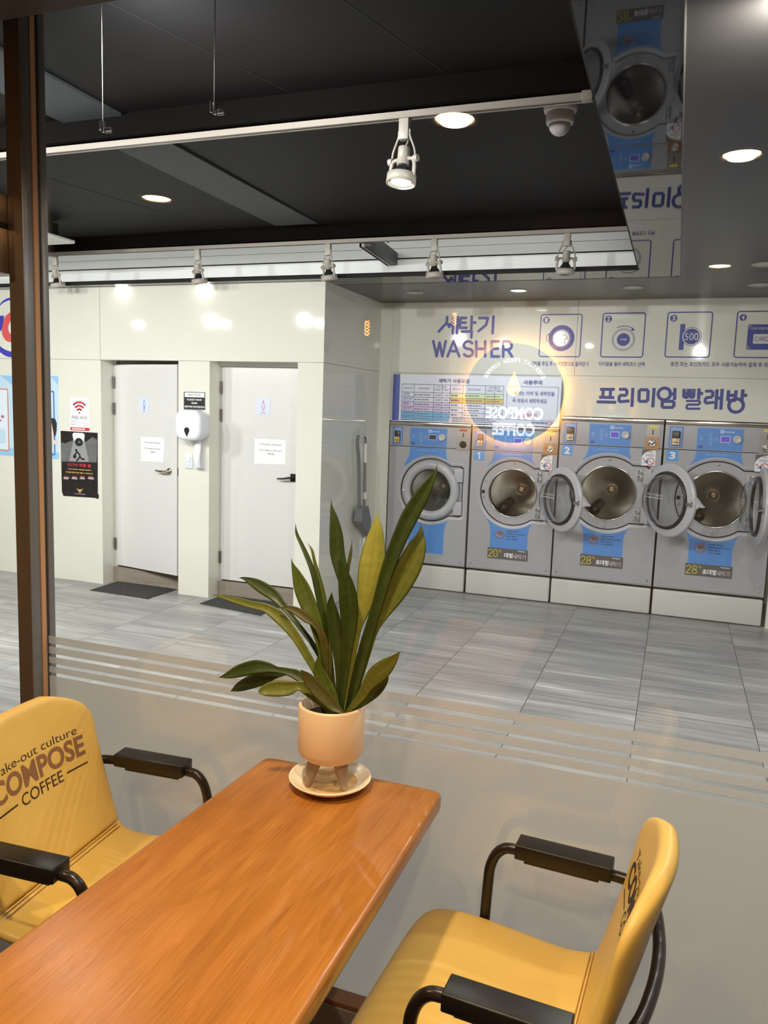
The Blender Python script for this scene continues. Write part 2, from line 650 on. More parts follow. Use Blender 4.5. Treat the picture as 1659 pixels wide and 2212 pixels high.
class Flat(MB):
    """printing on a flat plate: O origin, U right, V up, N towards the viewer"""

    def __init__(s, O=(0, 0, 0), U=(1, 0, 0), V=(0, 0, 1), N=None, base=0.0, step=.0006):
        super().__init__()
        s.O, s.U, s.V = Vector(O), Vector(U).normalized(), Vector(V).normalized()
        s.N = Vector(N).normalized() if N else s.U.cross(s.V)
        s.base, s.step = base, step

    def p(s, u, v, n):
        return s.O + s.U * u + s.V * v + s.N * n

    def px(s, x, y):
        d = ray(x, y)
        t = (s.O + s.N * s.base - CAM).dot(s.N) / d.dot(s.N)
        q = CAM + d * t - s.O
        return (q.dot(s.U), q.dot(s.V))

    def pxs(s, *pts):
        return [s.px(*q) for q in pts]

    def poly(s, pts, m, L=1):
        n = s.base + s.step * L
        s.add([s.p(u, v, n) for u, v in pts], [list(range(len(pts)))], m)
        return s

    def rect(s, u0, v0, u1, v1, m, L=1):
        return s.poly([(u0, v0), (u1, v0), (u1, v1), (u0, v1)], m, L)

    def prect(s, x0, y0, x1, y1, m, L=1):
        a, b = s.px((x0), (y0)), s.px(x1, y1)
        return s.rect(min(a[0], b[0]), min(a[1], b[1]), max(a[0], b[0]), max(a[1], b[1]), m, L)

    def plate(s, pts, m, t, m2=None):
        """solid sheet of thickness t under the printing"""
        k = len(pts)
        vs = [s.p(u, v, 0) for u, v in pts] + [s.p(u, v, t) for u, v in pts]
        s.add(vs, [list(range(k, 2 * k))], m)
        s.add(vs, [list(range(k))[::-1]] + [(i, (i + 1) % k, k + (i + 1) % k, k + i) for i in range(k)], m2 or m)
        s.base = t
        return s

    def rrect(s, u0, v0, u1, v1, r, n=6):
        pts = []
        for (cx, cy, a0) in ((u1 - r, v0 + r, -90), (u1 - r, v1 - r, 0), (u0 + r, v1 - r, 90), (u0 + r, v0 + r, 180)):
            for i in range(n + 1):
                a = radians(a0 + 90 * i / n)
                pts.append((cx + r * cos(a), cy + r * sin(a)))
        return pts

    def circ(s, c, r, m, L=1, n=40, ry=None):
        ry = ry or r
        return s.poly([(c[0] + r * cos(2 * pi * i / n), c[1] + ry * sin(2 * pi * i / n)) for i in range(n)], m, L)

    def ring(s, c, r, w, m, L=1, n=48, a0=0, a1=360):
        N = s.base + s.step * L
        k = max(4, int(n * abs(a1 - a0) / 360))
        vs, fs = [], []
        for i in range(k + 1):
            a = radians(a0 + (a1 - a0) * i / k)
            for rr in (r - w / 2, r + w / 2):
                vs.append(s.p(c[0] + rr * cos(a), c[1] + rr * sin(a), N))
        for i in range(k):
            fs.append((2 * i, 2 * i + 1, 2 * i + 3, 2 * i + 2))
        s.add(vs, fs, m)
        return s

    def stroke(s, pts, w, m, L=1, cap=True, close=False):
        N = s.base + s.step * L
        P = list(pts) + ([pts[0]] if close else [])
        for a, b in zip(P[:-1], P[1:]):
            s.jit = (getattr(s, 'jit', 0) + 1) % 14
            N = s.base + s.step * (L + s.jit * .03)
            dx, dy = b[0] - a[0], b[1] - a[1]
            l = hypot(dx, dy) or 1e-9
            nx, ny = -dy / l * w / 2, dx / l * w / 2
            s.add([s.p(a[0] + nx, a[1] + ny, N), s.p(a[0] - nx, a[1] - ny, N), s.p(b[0] - nx, b[1] - ny, N), s.p(b[0] + nx, b[1] + ny, N)], [(0, 1, 2, 3)], m)
        if cap:
            for q in P:
                s.jit = (getattr(s, 'jit', 0) + 1) % 14
                s.circ(q, w / 2, m, L + .42 + s.jit * .03, 12)
        return s

    def outline(s, pts, w, m, L=1):
        return s.stroke(pts, w, m, L, cap=False, close=True)

    def text(s, body, u0, v0, u1, v1, m, L=2, bold=0.0, shear=0.0, keep=False, fn=None):
        vs, fs = text_mesh(body, bold, shear)
        x0, x1 = min(q[0] for q in vs), max(q[0] for q in vs)
        y0, y1 = min(q[1] for q in vs), max(q[1] for q in vs)
        sx, sy = (u1 - u0) / (x1 - x0), (v1 - v0) / (y1 - y0)
        if keep:
            sx = sy = min(sx, sy)
        N = s.base + s.step * L
        fn = fn or (lambda a, b: (a, b))
        s.add([s.p(*fn(u0 + (x - x0) * sx, v0 + (y - y0) * sy), N) for x, y in vs], fs, m)
        return s

    def ptext(s, body, x0, y0, x1, y1, m, L=2, bold=0.0, shear=0.0):
        a, b = s.px(x0, y0), s.px(x1, y1)
        return s.text(body, min(a[0], b[0]), min(a[1], b[1]), max(a[0], b[0]), max(a[1], b[1]), m, L, bold, shear)

    def greek(s, u0, v0, u1, v1, m, rows, L=2, fill=.5, seed=1):
        """a block of print too small to read: rows of short dashes"""
        R = random.Random(seed)
        h = (v1 - v0) / rows
        for i in range(rows):
            y = v1 - h * (i + .5)
            x = u0
            end = u1 - (u1 - u0) * R.random() * .25
            while x < end:
                wd = h * R.uniform(.5, 1.6)
                s.rect(x, y - h * fill / 2, min(x + wd, end), y + h * fill / 2, m, L)
                x += wd + h * .35
        return s


def smooth_path(pts, n=8):
    """Catmull-Rom through the points (any dimension)"""
    P = [Vector(p) for p in pts]
    P = [P[0] * 2 - P[1]] + P + [P[-1] * 2 - P[-2]]
    out = []
    for i in range(1, len(P) - 2):
        a, b, c, d = P[i - 1], P[i], P[i + 1], P[i + 2]
        for k in range(n):
            t = k / n
            out.append(.5 * ((2 * b) + (c - a) * t + (2 * a - 5 * b + 4 * c - d) * t * t + (3 * b - a - 3 * c + d) * t ** 3))
    out.append(P[-2])
    return out


# ================================================================== SETTING
MB().box(-9, 3.2, YG - .05, 7.6, -.10, 0, M_FLOOR).build('floor')
struct(bpy.data.objects['floor'])
M_CFLOOR = wood_material('dark_cafe_floor', (52, 36, 26), (66, 47, 34), (80, 58, 42), along='x', rough=.45)
o = struct(MB().box(-3.6, 2.6, -3.3, YG - .05, -.10, 0, M_CFLOOR).build('floor_cafe'))

# door wall of the laundromat with two openings
mb = MB()
XL, MX0, MX1, WX0, WX1 = -9.0, -4.50, -3.742, -3.455, -2.690
ZO = 1.888
T = .24
mb.box(XL, MX0, YD, YD + T, 0, ZO, M_CREAM)
mb.box(MX1, WX0, YD, YD + T, 0, ZO, M_CREAM)
mb.box(WX1, XS, YD, YD + T, 0, ZO, M_CREAM)
mb.box(XL, XS, YD, YD + T, ZO, ZC, M_CREAM)
for x in (-4.502, -5.32, -6.55):
    mb.box(x - .0015, x + .0015, YD - .0006, YD, ZO if x > -4.6 else 0, ZC, M_SEAM)
mb.box(XL, XS, YD - .0006, YD, ZO - .0015, ZO + .0015, M_SEAM)
mb.box(-5.1495, -5.147, YD - .0006, YD, 0, ZO, M_SEAM)
struct(mb.build('wall_left'))
mb = MB()
mb.box(XS - .10, XS, YD + T, YW, 0, ZC, M_CREAM)
mb.box(XS, XS + .0006, YD, YW, ZO - .0015, ZO + .0015, M_SEAM)
struct(mb.build('wall_side'))
# washer wall: cladding above the machines, strip at the left, return at the right
mb = MB()
mb.box(XS, 3.2, YW + .012, YW + .05, 1.57, ZC, M_CREAM)
mb.box(XS, -.88, YW + .012, YW + .05, 1.468, 1.57, M_CREAM)
mb.box(-2.371, 3.2, YW, YW + .012, 1.884, ZC, M_CREAM)
mb.box(XS, -2.372, YW, YW + .012, 1.40, ZC, M_CREAM)
mb.box(-.892, 3.2, YW, YW + .012, 1.56, 1.881, M_CREAM)
for px_ in (1246,):
    X = on_y(px_, 720, YW).x
    mb.box(X - .0015, X + .0015, YW - .0006, YW, 1.884, ZC, M_SEAM)
struct(mb.build('wall_back'))
struct(MB().box(XS, -2.372, YW, YW + .05, 0, 1.40, M_CREAM).build('trim_10'))
struct(MB().box(.745, 3.2, YW - .02, YW + .05, 0, 1.53, M_CREAM).build('trim_11'))
struct(MB().box(-9, 3.2, 7.45, 7.6, 0, 2.9, M_CREAM).build('wall_rear'))
struct(MB().box(-9.1, -9, YG, 7.6, 0, 2.9, M_CREAM).build('wall_far'))
struct(MB().box(3.2, 3.3, YG, 7.6, 0, 2.9, M_CREAM).build('wall_right'))

# ceilings: low grey soffit, black mirror border, dark upper ceiling
XR0, XR1, YF0, YF1 = -.296, -.054, 5.28, 5.555
mb = MB()
mb.box(XR1, 3.2, YG - .02, 7.5, ZC, ZC + .03, M_CEIL_LOW)
mb.box(-9, XR1, YF1, 7.5, ZC, ZC + .03, M_CEIL_LOW)
struct(mb.build('ceiling'))
mb = MB()
mb.box(XR0, XR1, YG - .02, YF1, ZC - .001, ZC + .03, M_CEIL_MIR)
mb.box(-9, XR0, YF0, YF1, ZC - .001, ZC + .03, M_CEIL_MIR)
mb.box(XR0 - .006, XR0, YG, YF0, ZC - .002, ZC + .05, M_DARKGAP)
mb.box(-9, XR0, YF0 - .02, YF0, ZC - .001, ZC + .022, M_DARKGAP)
mb.box(XR1 - .002, XR1 + .002, YG - .02, YF1, ZC - .003, ZC, M_SEAM)
mb.box(-9, XR1, YF1 - .002, YF1 + .002, ZC - .003, ZC, M_SEAM)
struct(mb.build('trim_1'))
mb = MB()
mb.box(-9, .1, YG - .02, 5.24, ZU, ZU + .08, M_CEIL_UP)
mb.box(-2.70, -2.38, 3.08, 5.0, ZU - .012, ZU, M_CEIL_BAND)
mb.box(-2.70, -2.38, 1.75, 2.99, ZU - .012, ZU, M_CEIL_BAND)
for (a, b) in (((-1.9, 1.8), (-1.55, 3.0)), ((-1.2, 1.9), (-.9, 3.0)), ((-3.6, 3.1), (-3.2, 5.0))):
    mb.add([(a[0], a[1], ZU - .001), (a[0] + .006, a[1], ZU - .001), (b[0] + .006, b[1], ZU - .001), (b[0], b[1], ZU - .001)], [(0, 3, 2, 1)], M_DARKGAP)
struct(mb.build('ceiling_upper'))
struct(MB().box(-9, XR0 - .006, 2.99, 3.08, 2.706, ZU, M_BEAM).build('trim_8'))
struct(MB().box(-9, XR0 - .006, 5.10, 5.24, 2.717, ZU, M_BEAM).build('trim_9'))
# white fascia of the lit recess behind the dark ceiling
mb = MB()
YFS = 5.90
mb.box(-9, XR0 + .01, YFS, YFS + .05, ZC + .02, 2.712, M_FASCIA)
mb.box(-9, XR0 + .01, YFS + .018, YFS + .05, 2.712, 2.722, M_DARKGAP)
mb.box(-9, XR0 + .01, YFS, YFS + .05, 2.722, 2.792, M_FASCIA)
mb.box(-9, XR0 + .01, YFS - .012, YFS + .05, 2.792, 3.05, M_FASCIA)
mb.box(-9, XR0 + .01, 5.0, YFS + .05, 3.05, 3.1, M_CEIL_UP)
struct(mb.build('trim_2'))

# cafe shell behind the camera
M_CWALL = mat('cafe_wall', (140, 118, 98), .7, noise=.1, nscale=(3, 3, 3))
M_CCEIL = mat('cafe_ceiling', (74, 56, 44), .7, noise=.1, nscale=(2, 2, 2))
struct(MB().box(-3.6, 2.6, -3.4, -3.3, 0, 2.6, M_CWALL).build('wall_cafe_back'))
struct(MB().box(-3.7, -3.6, -3.4, YG - .05, 0, 2.6, M_CWALL).build('wall_cafe_left'))
struct(MB().box(2.6, 2.7, -3.4, YG - .05, 0, 2.6, M_CWALL).build('wall_cafe_right'))
struct(MB().box(-3.7, 2.7, -3.4, YG - .13, ZCAFE, ZCAFE + .08, M_CCEIL).build('ceiling_cafe'))

# glass partition
w1 = MB().box(XM + .001, 2.6, YG - .0025, YG + .0025, .10, 2.52, M_PANE).build('window_1')
struct(w1)
mb = MB()
fz = [(.10, .7955), (.8045, .822), (.831, .8495), (.8585, .878), (.887, .9077)]
for a, b in fz:
    mb.box(XM + .002, 2.6, YG + .0032, YG + .0036, a, b, M_FILM)
fo = mb.build('frosted_film', w1)
fo['label'] = 'pale grey frosted film with four clear lines'
w2 = MB().box(-3.6, -1.622, YG - .0025, YG + .0025, .02, 1.86, M_PANE)
w2.box(-3.6, -1.622, YG - .0025, YG + .0025, 2.06, 2.52, M_PANE)
struct(w2.build('window_2'))
# steel post: bronze front, brushed side, orange glazing bead where the glass meets it
post = MB()
post.box(-1.619, XM, 1.598, 1.6305, 0, 2.56, M_STEEL, .0015)
post.box(-1.619, XM, 1.662, 1.682, 0, 2.56, M_STEEL, .001)
post.box(-1.619, XM - .0015, 1.6305, 1.662, 0, 2.56, M_STEEL)
po = struct(post.build('trim_3'))
f_ = MB()
f_.box(-1.6195, XM - .0003, 1.5965, 1.598, 0, 2.56, M_BRONZE)
q = f_.build('bronze_face', po)
q['label'] = 'bronze front face of the steel post'
b_ = MB()
b_.box(XM - .002, XM + .002, 1.632, 1.6465, .1, 2.56, M_GASKET)
b_.box(XM - .002, XM + .0015, 1.654, 1.657, .1, 2.56, M_BLACK)
q = b_.build('glazing_bead', po)
q['label'] = 'orange glazing bead'
# sill and head rails
sl = MB()
sl.box(XM, 2.6, 1.60, 1.675, 0, .118, mat('sill_grey', (160, 154, 148), .4), .002)
sl.box(XM, 2.6, 1.603, 1.6465, .118, .132, mat('sill_brown', (150, 108, 78), .45), .002)
struct(sl.build('trim_4'))
struct(MB().box(-3.6, 2.6, 1.60, 1.70, 2.556, 2.85, M_BRONZE).build('trim_5'))

# restroom door: men, ajar
def leaf_frame(a, b, z0):
    U = (Vector((b[0], b[1], 0)) - Vector((a[0], a[1], 0)))
    L = U.length
    U.normalize()
    N = U.cross(Vector((0, 0, 1)))
    return Vector((a[0], a[1], z0)), U, N, L


def leaf_box(mb, O, U, N, u0, u1, v0, v1, n0, n1, m):
    vs = []
    for u in (u0, u1):
        for n in (n0, n1):
            for v in (v0, v1):
                vs.append(O + U * u + N * n + Vector((0, 0, v)))
    mb.add(vs, [(0, 1, 3, 2), (4, 6, 7, 5), (0, 4, 5, 1), (2, 3, 7, 6), (0, 2, 6, 4), (1, 5, 7, 3)], m)


MEN = leaf_frame((-4.478, 5.522), (-3.768, 5.388), .145)
WOM = leaf_frame((-3.440, 5.535), (-2.69, 5.535), .125)
M_HINGE = mat('hinge_steel', (128, 120, 112), .4, metal=.8, noise=.3, nscale=(80, 80, 80))
M_NICKEL = mat('satin_nickel', (170, 152, 128), .28, metal=1.0)


def door(name, fr, h, knob_mat, handle_px, edge_lock):
    O, U, N, L = fr
    mb = MB()
    leaf_box(mb, O, U, N, 0, L, 0, h, -.038, 0, M_DOORW)
    d = mb.build(name)
    struct(d)
    g = Flat(O, U, (0, 0, 1), N)
    hu, hv = g.px(*handle_px)
    k = MB()
    c = O + U * hu + Vector((0, 0, hv))
    if edge_lock:
        k.lathe([(0, 0), (.026, 0), (.026, .006), (.022, .010), (.009, .012), (.009, .045), (0, .045)], knob_mat, c, N, 24)
        k.tube([c + N * .045, c + N * .05 - U * .02, c + N * .05 - U * .06 + Vector((0, 0, -.002)), c + N * .044 - U * .115 + Vector((0, 0, .002))], [.009, .009, .008, .006], knob_mat, 10)
    else:
        leaf_box(k, c, U, N, -.022, .024, -.03, .03, 0, .012, knob_mat)
        k.cyl(c, c + N * .045, .010, knob_mat)
        k.tube([c + N * .045, c + N * .05 - U * .02, c + N * .052 - U * .06 + Vector((0, 0, -.008)), c + N * .045 - U * .12 + Vector((0, 0, -.012))], [.010, .010, .008, .006], knob_mat, 10)
    k.build('handle', d)
    for z in (1.52, 1.30, .14):
        hm = MB()
        b = O + U * 0.0 + Vector((0, 0, z))
        leaf_box(hm, b, U, N, -.022, -.004, 0, .095, .0, .004, M_HINGE)
        hm.cyl(b - U * .006 + N * .010, b - U * .006 + N * .010 + Vector((0, 0, .095)), .0085, M_HINGE, n=10)
        hm.build('hinge', d)
    if edge_lock:
        lk = MB()
        e = O + U * (L + .0006)
        for z0, z1 in ((.66, .72), (1.14, 1.165)):
            vs = [e + N * n + Vector((0, 0, z + hv - .69)) for n, z in ((-.032, z0), (-.006, z0), (-.006, z1), (-.032, z1))]
            lk.add(vs, [(0, 1, 2, 3)], M_GASK)
        lk.build('lock_plate', d)
    return d, g


D1, G1 = door('door_1', MEN, 1.715, M_NICKEL, (366, 1018), True)
D2, G2 = door('door_2', WOM, 1.73, M_BLACK, (634, 1032), False)
# frames inside the reveals and the tiled thresholds
M_STEP = mat('threshold_tile', (150, 140, 128), .5, noise=.18, nscale=(3, 40, 40))
mb = MB()
mb.box(MX0, MX0 + .022, 5.535, 5.61, 0, ZO, M_DOORW)
mb.box(MX0, MX1, 5.575, 5.61, 1.855, ZO, M_DOORW)
mb.box(WX0, WX0 + .015, 5.548, 5.61, 0, ZO, M_DOORW)
mb.box(WX0, WX1, 5.515, 5.61, 1.858, ZO, M_WHITE)
struct(mb.build('trim_6'))
mb = MB()
mb.box(MX0, MX1, 5.50, 6.6, 0, .128, M_STEP)
mb.box(WX0, WX1, 5.50, 6.6, 0, .112, M_STEP)
struct(mb.build('trim_7'))
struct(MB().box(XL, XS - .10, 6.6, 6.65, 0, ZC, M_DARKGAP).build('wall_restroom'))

# stainless door header left of the post
dh = thing('door_header', 'bronze metal header box of the sliding glass door left of the steel post', 'door header', (-2.6, 1.6, 1.86))
MB().box(-3.6, -1.621, 1.55, 1.63, 1.985, 2.055, M_BRONZE, .002).build('upper_cover', dh)
MB().box(-3.6, -1.621, 1.55, 1.63, 1.862, 1.972, M_BRONZE, .002).build('lower_cover', dh)
MB().box(-3.6, -1.621, 1.57, 1.63, 1.972, 1.985, M_DARKGAP).build('slot', dh)
bake(dh)

# ================================================================== CEILING THINGS
def track(name, label, y, x0, x1, ztop, group='track rails on the dark ceiling'):
    mb = MB()
    mb.box(x0, x1, y - .018, y - .006, ztop - .03, ztop, M_TRACKW)
    mb.box(x0, x1, y + .006, y + .018, ztop - .03, ztop, M_TRACKW)
    mb.box(x0, x1, y - .018, y + .018, ztop - .006, ztop, M_TRACKW)
    t = thing(name, label, 'track rail', (x1, y, ztop), group)
    mb.build('rail', t)
    e = MB()
    e.box(x1 - .035, x1 + .004, y - .019, y + .019, ztop - .031, ztop + .001, M_TRACKW, .002)
    e.build('end_cap', t)
    c = MB()
    c.box(x0, x1 - .05, y - .006, y + .006, ztop - .012, ztop - .006, M_BEAM)
    c.build('slot', t)
    return bake(t)


track('track_rail', 'long white track rail nearest the glass, carrying one lit spotlight', 3.035, -9, -.375, 2.705)
track('track_rail', 'white track rail in front of the white lit recess, carrying five spotlights', 5.15, -9, -.345, 2.715)


def spot(label, x, y, ztop, tilt=0.0, yaw=0.0, lit=False, group='track spotlights'):
    """track head: adapter, yoke, lamp holder, open cage with a bulb"""
    t = thing('track_spotlight', label, 'spotlight', (x, y, ztop), group)
    Z = ztop
    K = .96
    MB().box(x - .02, x + .02, y - .015, y + .015, Z - .090, Z - .012, M_SPOT, .003).build('adapter', t)
    R = Matrix.Translation((x, y, Z - .150)) @ Matrix.Rotation(yaw, 4, 'Z') @ Matrix.Scale(K, 4)
    yk = MB(R)
    for sgn in (-1, 1):
        P = [(sgn * .014, 0, .10), (sgn * .026, 0, .098), (sgn * .028, 0, .075), (sgn * .052, 0, .02), (sgn * .056, 0, -.02)]
        yk.tube(smooth_path(P, 4), .0045, M_SPOT, 8)
    yk.box(-.018, .018, -.006, .006, .092, .102, M_SPOT)
    yk.build('yoke', t)
    R2 = R @ Matrix.Rotation(tilt, 4, 'X')
    hd = MB(R2)
    hd.lathe([(0, .035), (.024, .035), (.025, .03), (.025, -.035), (.0, -.035)], M_SPOT, n=24)
    hd.build('lamp_holder', t)
    cg = MB(R2)
    for sgn in (-1, 1):
        cg.tube(smooth_path([(sgn * .020, 0, -.012), (sgn * .046, 0, -.016), (sgn * .056, 0, -.04), (sgn * .058, 0, -.085)], 4), .008, M_SPOT, 8)
        cg.cyl((sgn * .052, 0, -.016), (sgn * .070, 0, -.016), .014, M_SPOT, n=16)
    cg.lathe([(.052, -.075), (.060, -.075), (.061, -.112), (.054, -.112), (.052, -.075)], M_SPOT, n=32)
    cg.build('cage', t)
    bl = MB(R2)
    bl.lathe([(.018, -.03), (.022, -.045), (.047, -.085), (.050, -.098), (.0, -.098)], M_BULBGLASS, n=28)
    bo = bl.build('bulb', t)
    fl = MB(R2)
    fl.lathe([(0, -.0995), (.040, -.0995), (.042, -.104), (.0, -.109)], M_LAMP_ON if lit else M_LAMP_OFF, n=28)
    fl.build('lens', bo)
    cb = MB(R)
    cb.tube(smooth_path([(0, .004, .10), (.004, .02, .06), (-.026, .018, .03), (-.008, .006, .03)], 5), .003, M_SPOT, 6)
    cb.build('cable', t)
    return bake(t)


spot('large lit white spotlight on the track rail nearest the glass', -1.08, 3.035, 2.687, tilt=-.12, yaw=-.25, lit=True)
for (px_, py_, lab, ti, ya) in ((120, 590, 'unlit white spotlight half hidden behind the steel post, far left of the recess', .5, -.5),
                                (427, 585, 'unlit white spotlight above the door with the blue figure', .45, -.4),
                                (708, 580, 'unlit white spotlight above the corner of the return wall', .45, -.4),
                                (937, 570, 'unlit white spotlight just right of the dark lamp bar', .35, -.3),
                                (1223, 560, 'unlit white spotlight at the right end of the recess, with a looped cable', .35, .35)):
    spot(lab, on_y(px_, py_, 5.15).x, 5.15, 2.697, tilt=ti * .4, yaw=-.45 if ya < 0 else .3)

# dark lamp bar on a branch rail reaching back into the recess
lb = thing('lamp_bar', 'dark bar lamp with a white edge reaching into the white recess', 'lamp bar', (-2.0, 5.4, 2.62))
A, B = on_z(775, 522, 2.665), on_z(853, 577, 2.665)
d = (B - A)
d.z = 0
d.normalize()
sdir = Vector((d.y, -d.x, 0))


def obar(mb, A, L, s0, s1, z0, z1, m):
    vs = []
    for t in (max(0.0, (5.195 - A.y) / d.y), L):
        for s_ in (s0, s1):
            for z in (z0, z1):
                vs.append(Vector((A.x, A.y, 0)) + d * t + sdir * s_ + Vector((0, 0, z)))
    mb.add(vs, [(0, 1, 3, 2), (4, 6, 7, 5), (0, 4, 5, 1), (2, 3, 7, 6), (0, 2, 6, 4), (1, 5, 7, 3)], m)


LBL = (B - A).length
m_ = MB(); obar(m_, A, LBL, -.012, .035, 2.668, 2.76, mat('lamp_bar_grey', (70, 70, 74), .5)); m_.build('housing', lb)
m_ = MB(); obar(m_, A, LBL, -.034, -.012, 2.665, 2.70, M_TRACKW); m_.build('white_edge', lb)
m_ = MB(); obar(m_, A, LBL * .97, -.048, -.040, 2.665, 2.69, M_BEAM); m_.build('side_rail', lb)
hk = on_y(832, 545, 5.52)
MB().tube([(hk.x - .02, 5.52, 2.755), (hk.x - .02, 5.52, 2.82), (hk.x + .02, 5.52, 2.82), (hk.x + .02, 5.52, 2.755)], .005, M_BEAM).build('hanger', lb)
bake(lb)

# dome security camera
P = on_z(1212, 222, 2.79)
dc = thing('dome_camera', 'white dome security camera on the dark ceiling under the rail end', 'security camera', (P.x, P.y, ZU))
m_ = MB(); m_.lathe([(0, 0), (.066, 0), (.068, -.03), (.064, -.045), (.058, -.05), (0, -.05)], mat('camera_white', (228, 222, 218), .3), (P.x, P.y, ZU), n=36); m_.build('base', dc)
m_ = MB(); m_.lathe([(.056, -.05), (.055, -.085), (.050, -.093), (0, -.093)], MATS['camera_white'], (P.x, P.y, ZU), n=36); m_.build('collar', dc)
m_ = MB(); m_.lathe([(.044, -.09)] + [(.044 * cos(a), -.092 - .044 * sin(a)) for a in [pi / 2 * i / 8 for i in range(9)]], mat('camera_dome', (190, 184, 184), .12, coat=.5), (P.x, P.y, ZU), n=36); m_.build('dome', dc)
bake(dc)

# ceiling air conditioner (only its corner shows past the post)
P = on_z(163, 527, 2.66)
ac = thing('air_conditioner', 'white ceiling air conditioner panel, its corner showing right of the steel post', 'air conditioner', (P.x - .45, P.y - .45, ZU))
MB().box(P.x - .95, P.x, P.y - .95, P.y, 2.66, 2.685, M_WHITE, .008).build('panel', ac)
MB().box(P.x - .87, P.x - .08, P.y - .87, P.y - .08, 2.685, ZU - .014, M_CEIL_UP).build('casing', ac)
bake(ac)

# hanging wires with metal clips
M_CLIP = mat('clip_steel', (190, 190, 188), .22, metal=1.0)
M_WIRE = mat('wire_grey', (120, 116, 112), .4, metal=.6)
for (px_, py_, lab) in ((463, 222, 'thin hanging wire ending in a bright metal clip, nearer the middle of the dark ceiling'),
                        (222, 262, 'thin hanging wire ending in a dull metal clip, nearer the steel post')):
    P = on_y(px_, py_, 2.05)
    t = thing('hanging_wire', lab, 'wire', (P.x, P.y, ZU), 'hanging wires')
    MB().tube([(P.x, P.y, ZU), (P.x, P.y, P.z)], .0012, M_WIRE, 6).build('wire', t)
    c = MB()
    c.box(P.x - .013, P.x - .009, P.y - .004, P.y + .004, P.z - .025, P.z + .004, M_CLIP)
    c.box(P.x - .002, P.x + .006, P.y - .005, P.y + .005, P.z - .032, P.z + .0, M_CLIP, .001)
    c.box(P.x + .006, P.x + .03, P.y - .004, P.y + .004, P.z - .03, P.z - .02, M_CLIP, .001)
    c.tube([(P.x - .011, P.y, P.z - .022), (P.x + .012, P.y, P.z - .034), (P.x + .034, P.y, P.z - .034)], .002, M_CLIP, 6)
    c.build('clip', t)
    bake(t)

# downlights in the grey soffit above the washers
def downlight(label, x, y, z, r, lens, rim, name='ceiling_downlight', group='downlights above the washers'):
    t = thing(name, label, 'downlight', (x, y, z), group)
    m_ = MB()
    m_.lathe([(r * 1.22, 0), (r * 1.22, -.004), (r * 1.05, -.007), (r * .95, -.002), (r * .95, .01)], rim, (x, y, z), n=36)
    m_.build('rim', t)
    m_ = MB()
    m_.lathe([(r * .95, -.001), (0, -.003)], lens, (x, y, z), n=36)
    m_.build('lens', t)
    return bake(t)


M_RIM = mat('downlight_rim', (190, 188, 182), .4)
for (px_, py_, lens, lab) in ((1120, 627, M_LAMP_ON, 'lit downlight in the grey soffit above the WASHER heading'),
                              (895, 632, M_LAMP_OFF, 'unlit downlight in the grey soffit near the return wall'),
                              (1368, 621, M_LAMP_OFF, 'unlit downlight in the grey soffit above the second pictogram'),
                              (1640, 615, M_LAMP_OFF, 'unlit downlight in the grey soffit above the card pictogram'),
                              (1652, 571, M_LAMP_OFF, 'unlit downlight cut by the right edge of the photo')):
    P = on_z(px_, py_, ZC)
    downlight(lab, P.x, P.y, ZC, .058, lens, M_RIM)
for (px_, lab) in ((262, 'small lit downlight in the mirror border above the door with the blue figure'), (455, 'small lit downlight in the mirror border above the door with the pink figure')):
    P = on_z(px_, 617, ZC)
    downlight(lab, P.x, 5.34, ZC, .035, M_LAMP_ON, M_LAMP_ON, group='downlights in the mirror border')

# cafe downlights, seen as warm reflections in the pane
for (x, y), lab in zip(CAFE_LAMPS, ('warm cafe downlight over the table, mirrored large in the pane beside the lit spotlight', 'warm cafe downlight mirrored at the upper right of the pane',
                                    'warm cafe downlight mirrored small in the pane right of the steel post', 'warm cafe downlight mirrored small at the right above the washers')):
    downlight(lab, x, y, ZCAFE, .06, M_LAMP_WARM, mat('warm_rim', (205, 180, 150), .4), 'cafe_downlight', 'cafe ceiling downlights')
# two globe pendants behind the camera
M_GLOBE = glass_mat('amber_globe', tint=(.95, .86, .72), r0=.10)
M_FIL = mat('filament', (255, 176, 80), .5, emit=30)
for (px_, py_, L, lab) in ((793, 710, 4.2, 'globe pendant bulb with a glowing filament, mirrored in the pane by the wall corner'), (982, 690, 5.0, 'globe pendant bulb mirrored in the pane over the WASHER heading')):
    P = CAM + ray(px_, py_).normalized() * L
    P = Vector((P.x, 2 * YG - P.y, P.z))
    t = thing('pendant_lamp', lab, 'pendant lamp', (P.x, P.y, ZCAFE), 'globe pendants')
    m_ = MB(); m_.lathe([(.062 * sin(pi * i / 16), .062 * cos(pi * i / 16)) for i in range(2, 17)], M_GLOBE, P, n=32); m_.build('globe', t)
    m_ = MB(); m_.lathe([(0, .10), (.017, .10), (.018, .058), (0, .058)], mat('socket_brass', (170, 120, 60), .3, metal=1), P, n=20); m_.build('socket', t)
    MB().tube([P + Vector((0, 0, .1)), (P.x, P.y, ZCAFE)], .003, M_BLACK, 6).build('cord', t)
    m_ = MB()
    for ph in (0, pi):
        m_.tube([P + Vector((.012 * cos(ph + i * .9), .012 * sin(ph + i * .9), .04 - .075 * i / 16)) for i in range(17)], .0016, M_FIL, 6)
    m_.build('filament', t)
    bake(t)
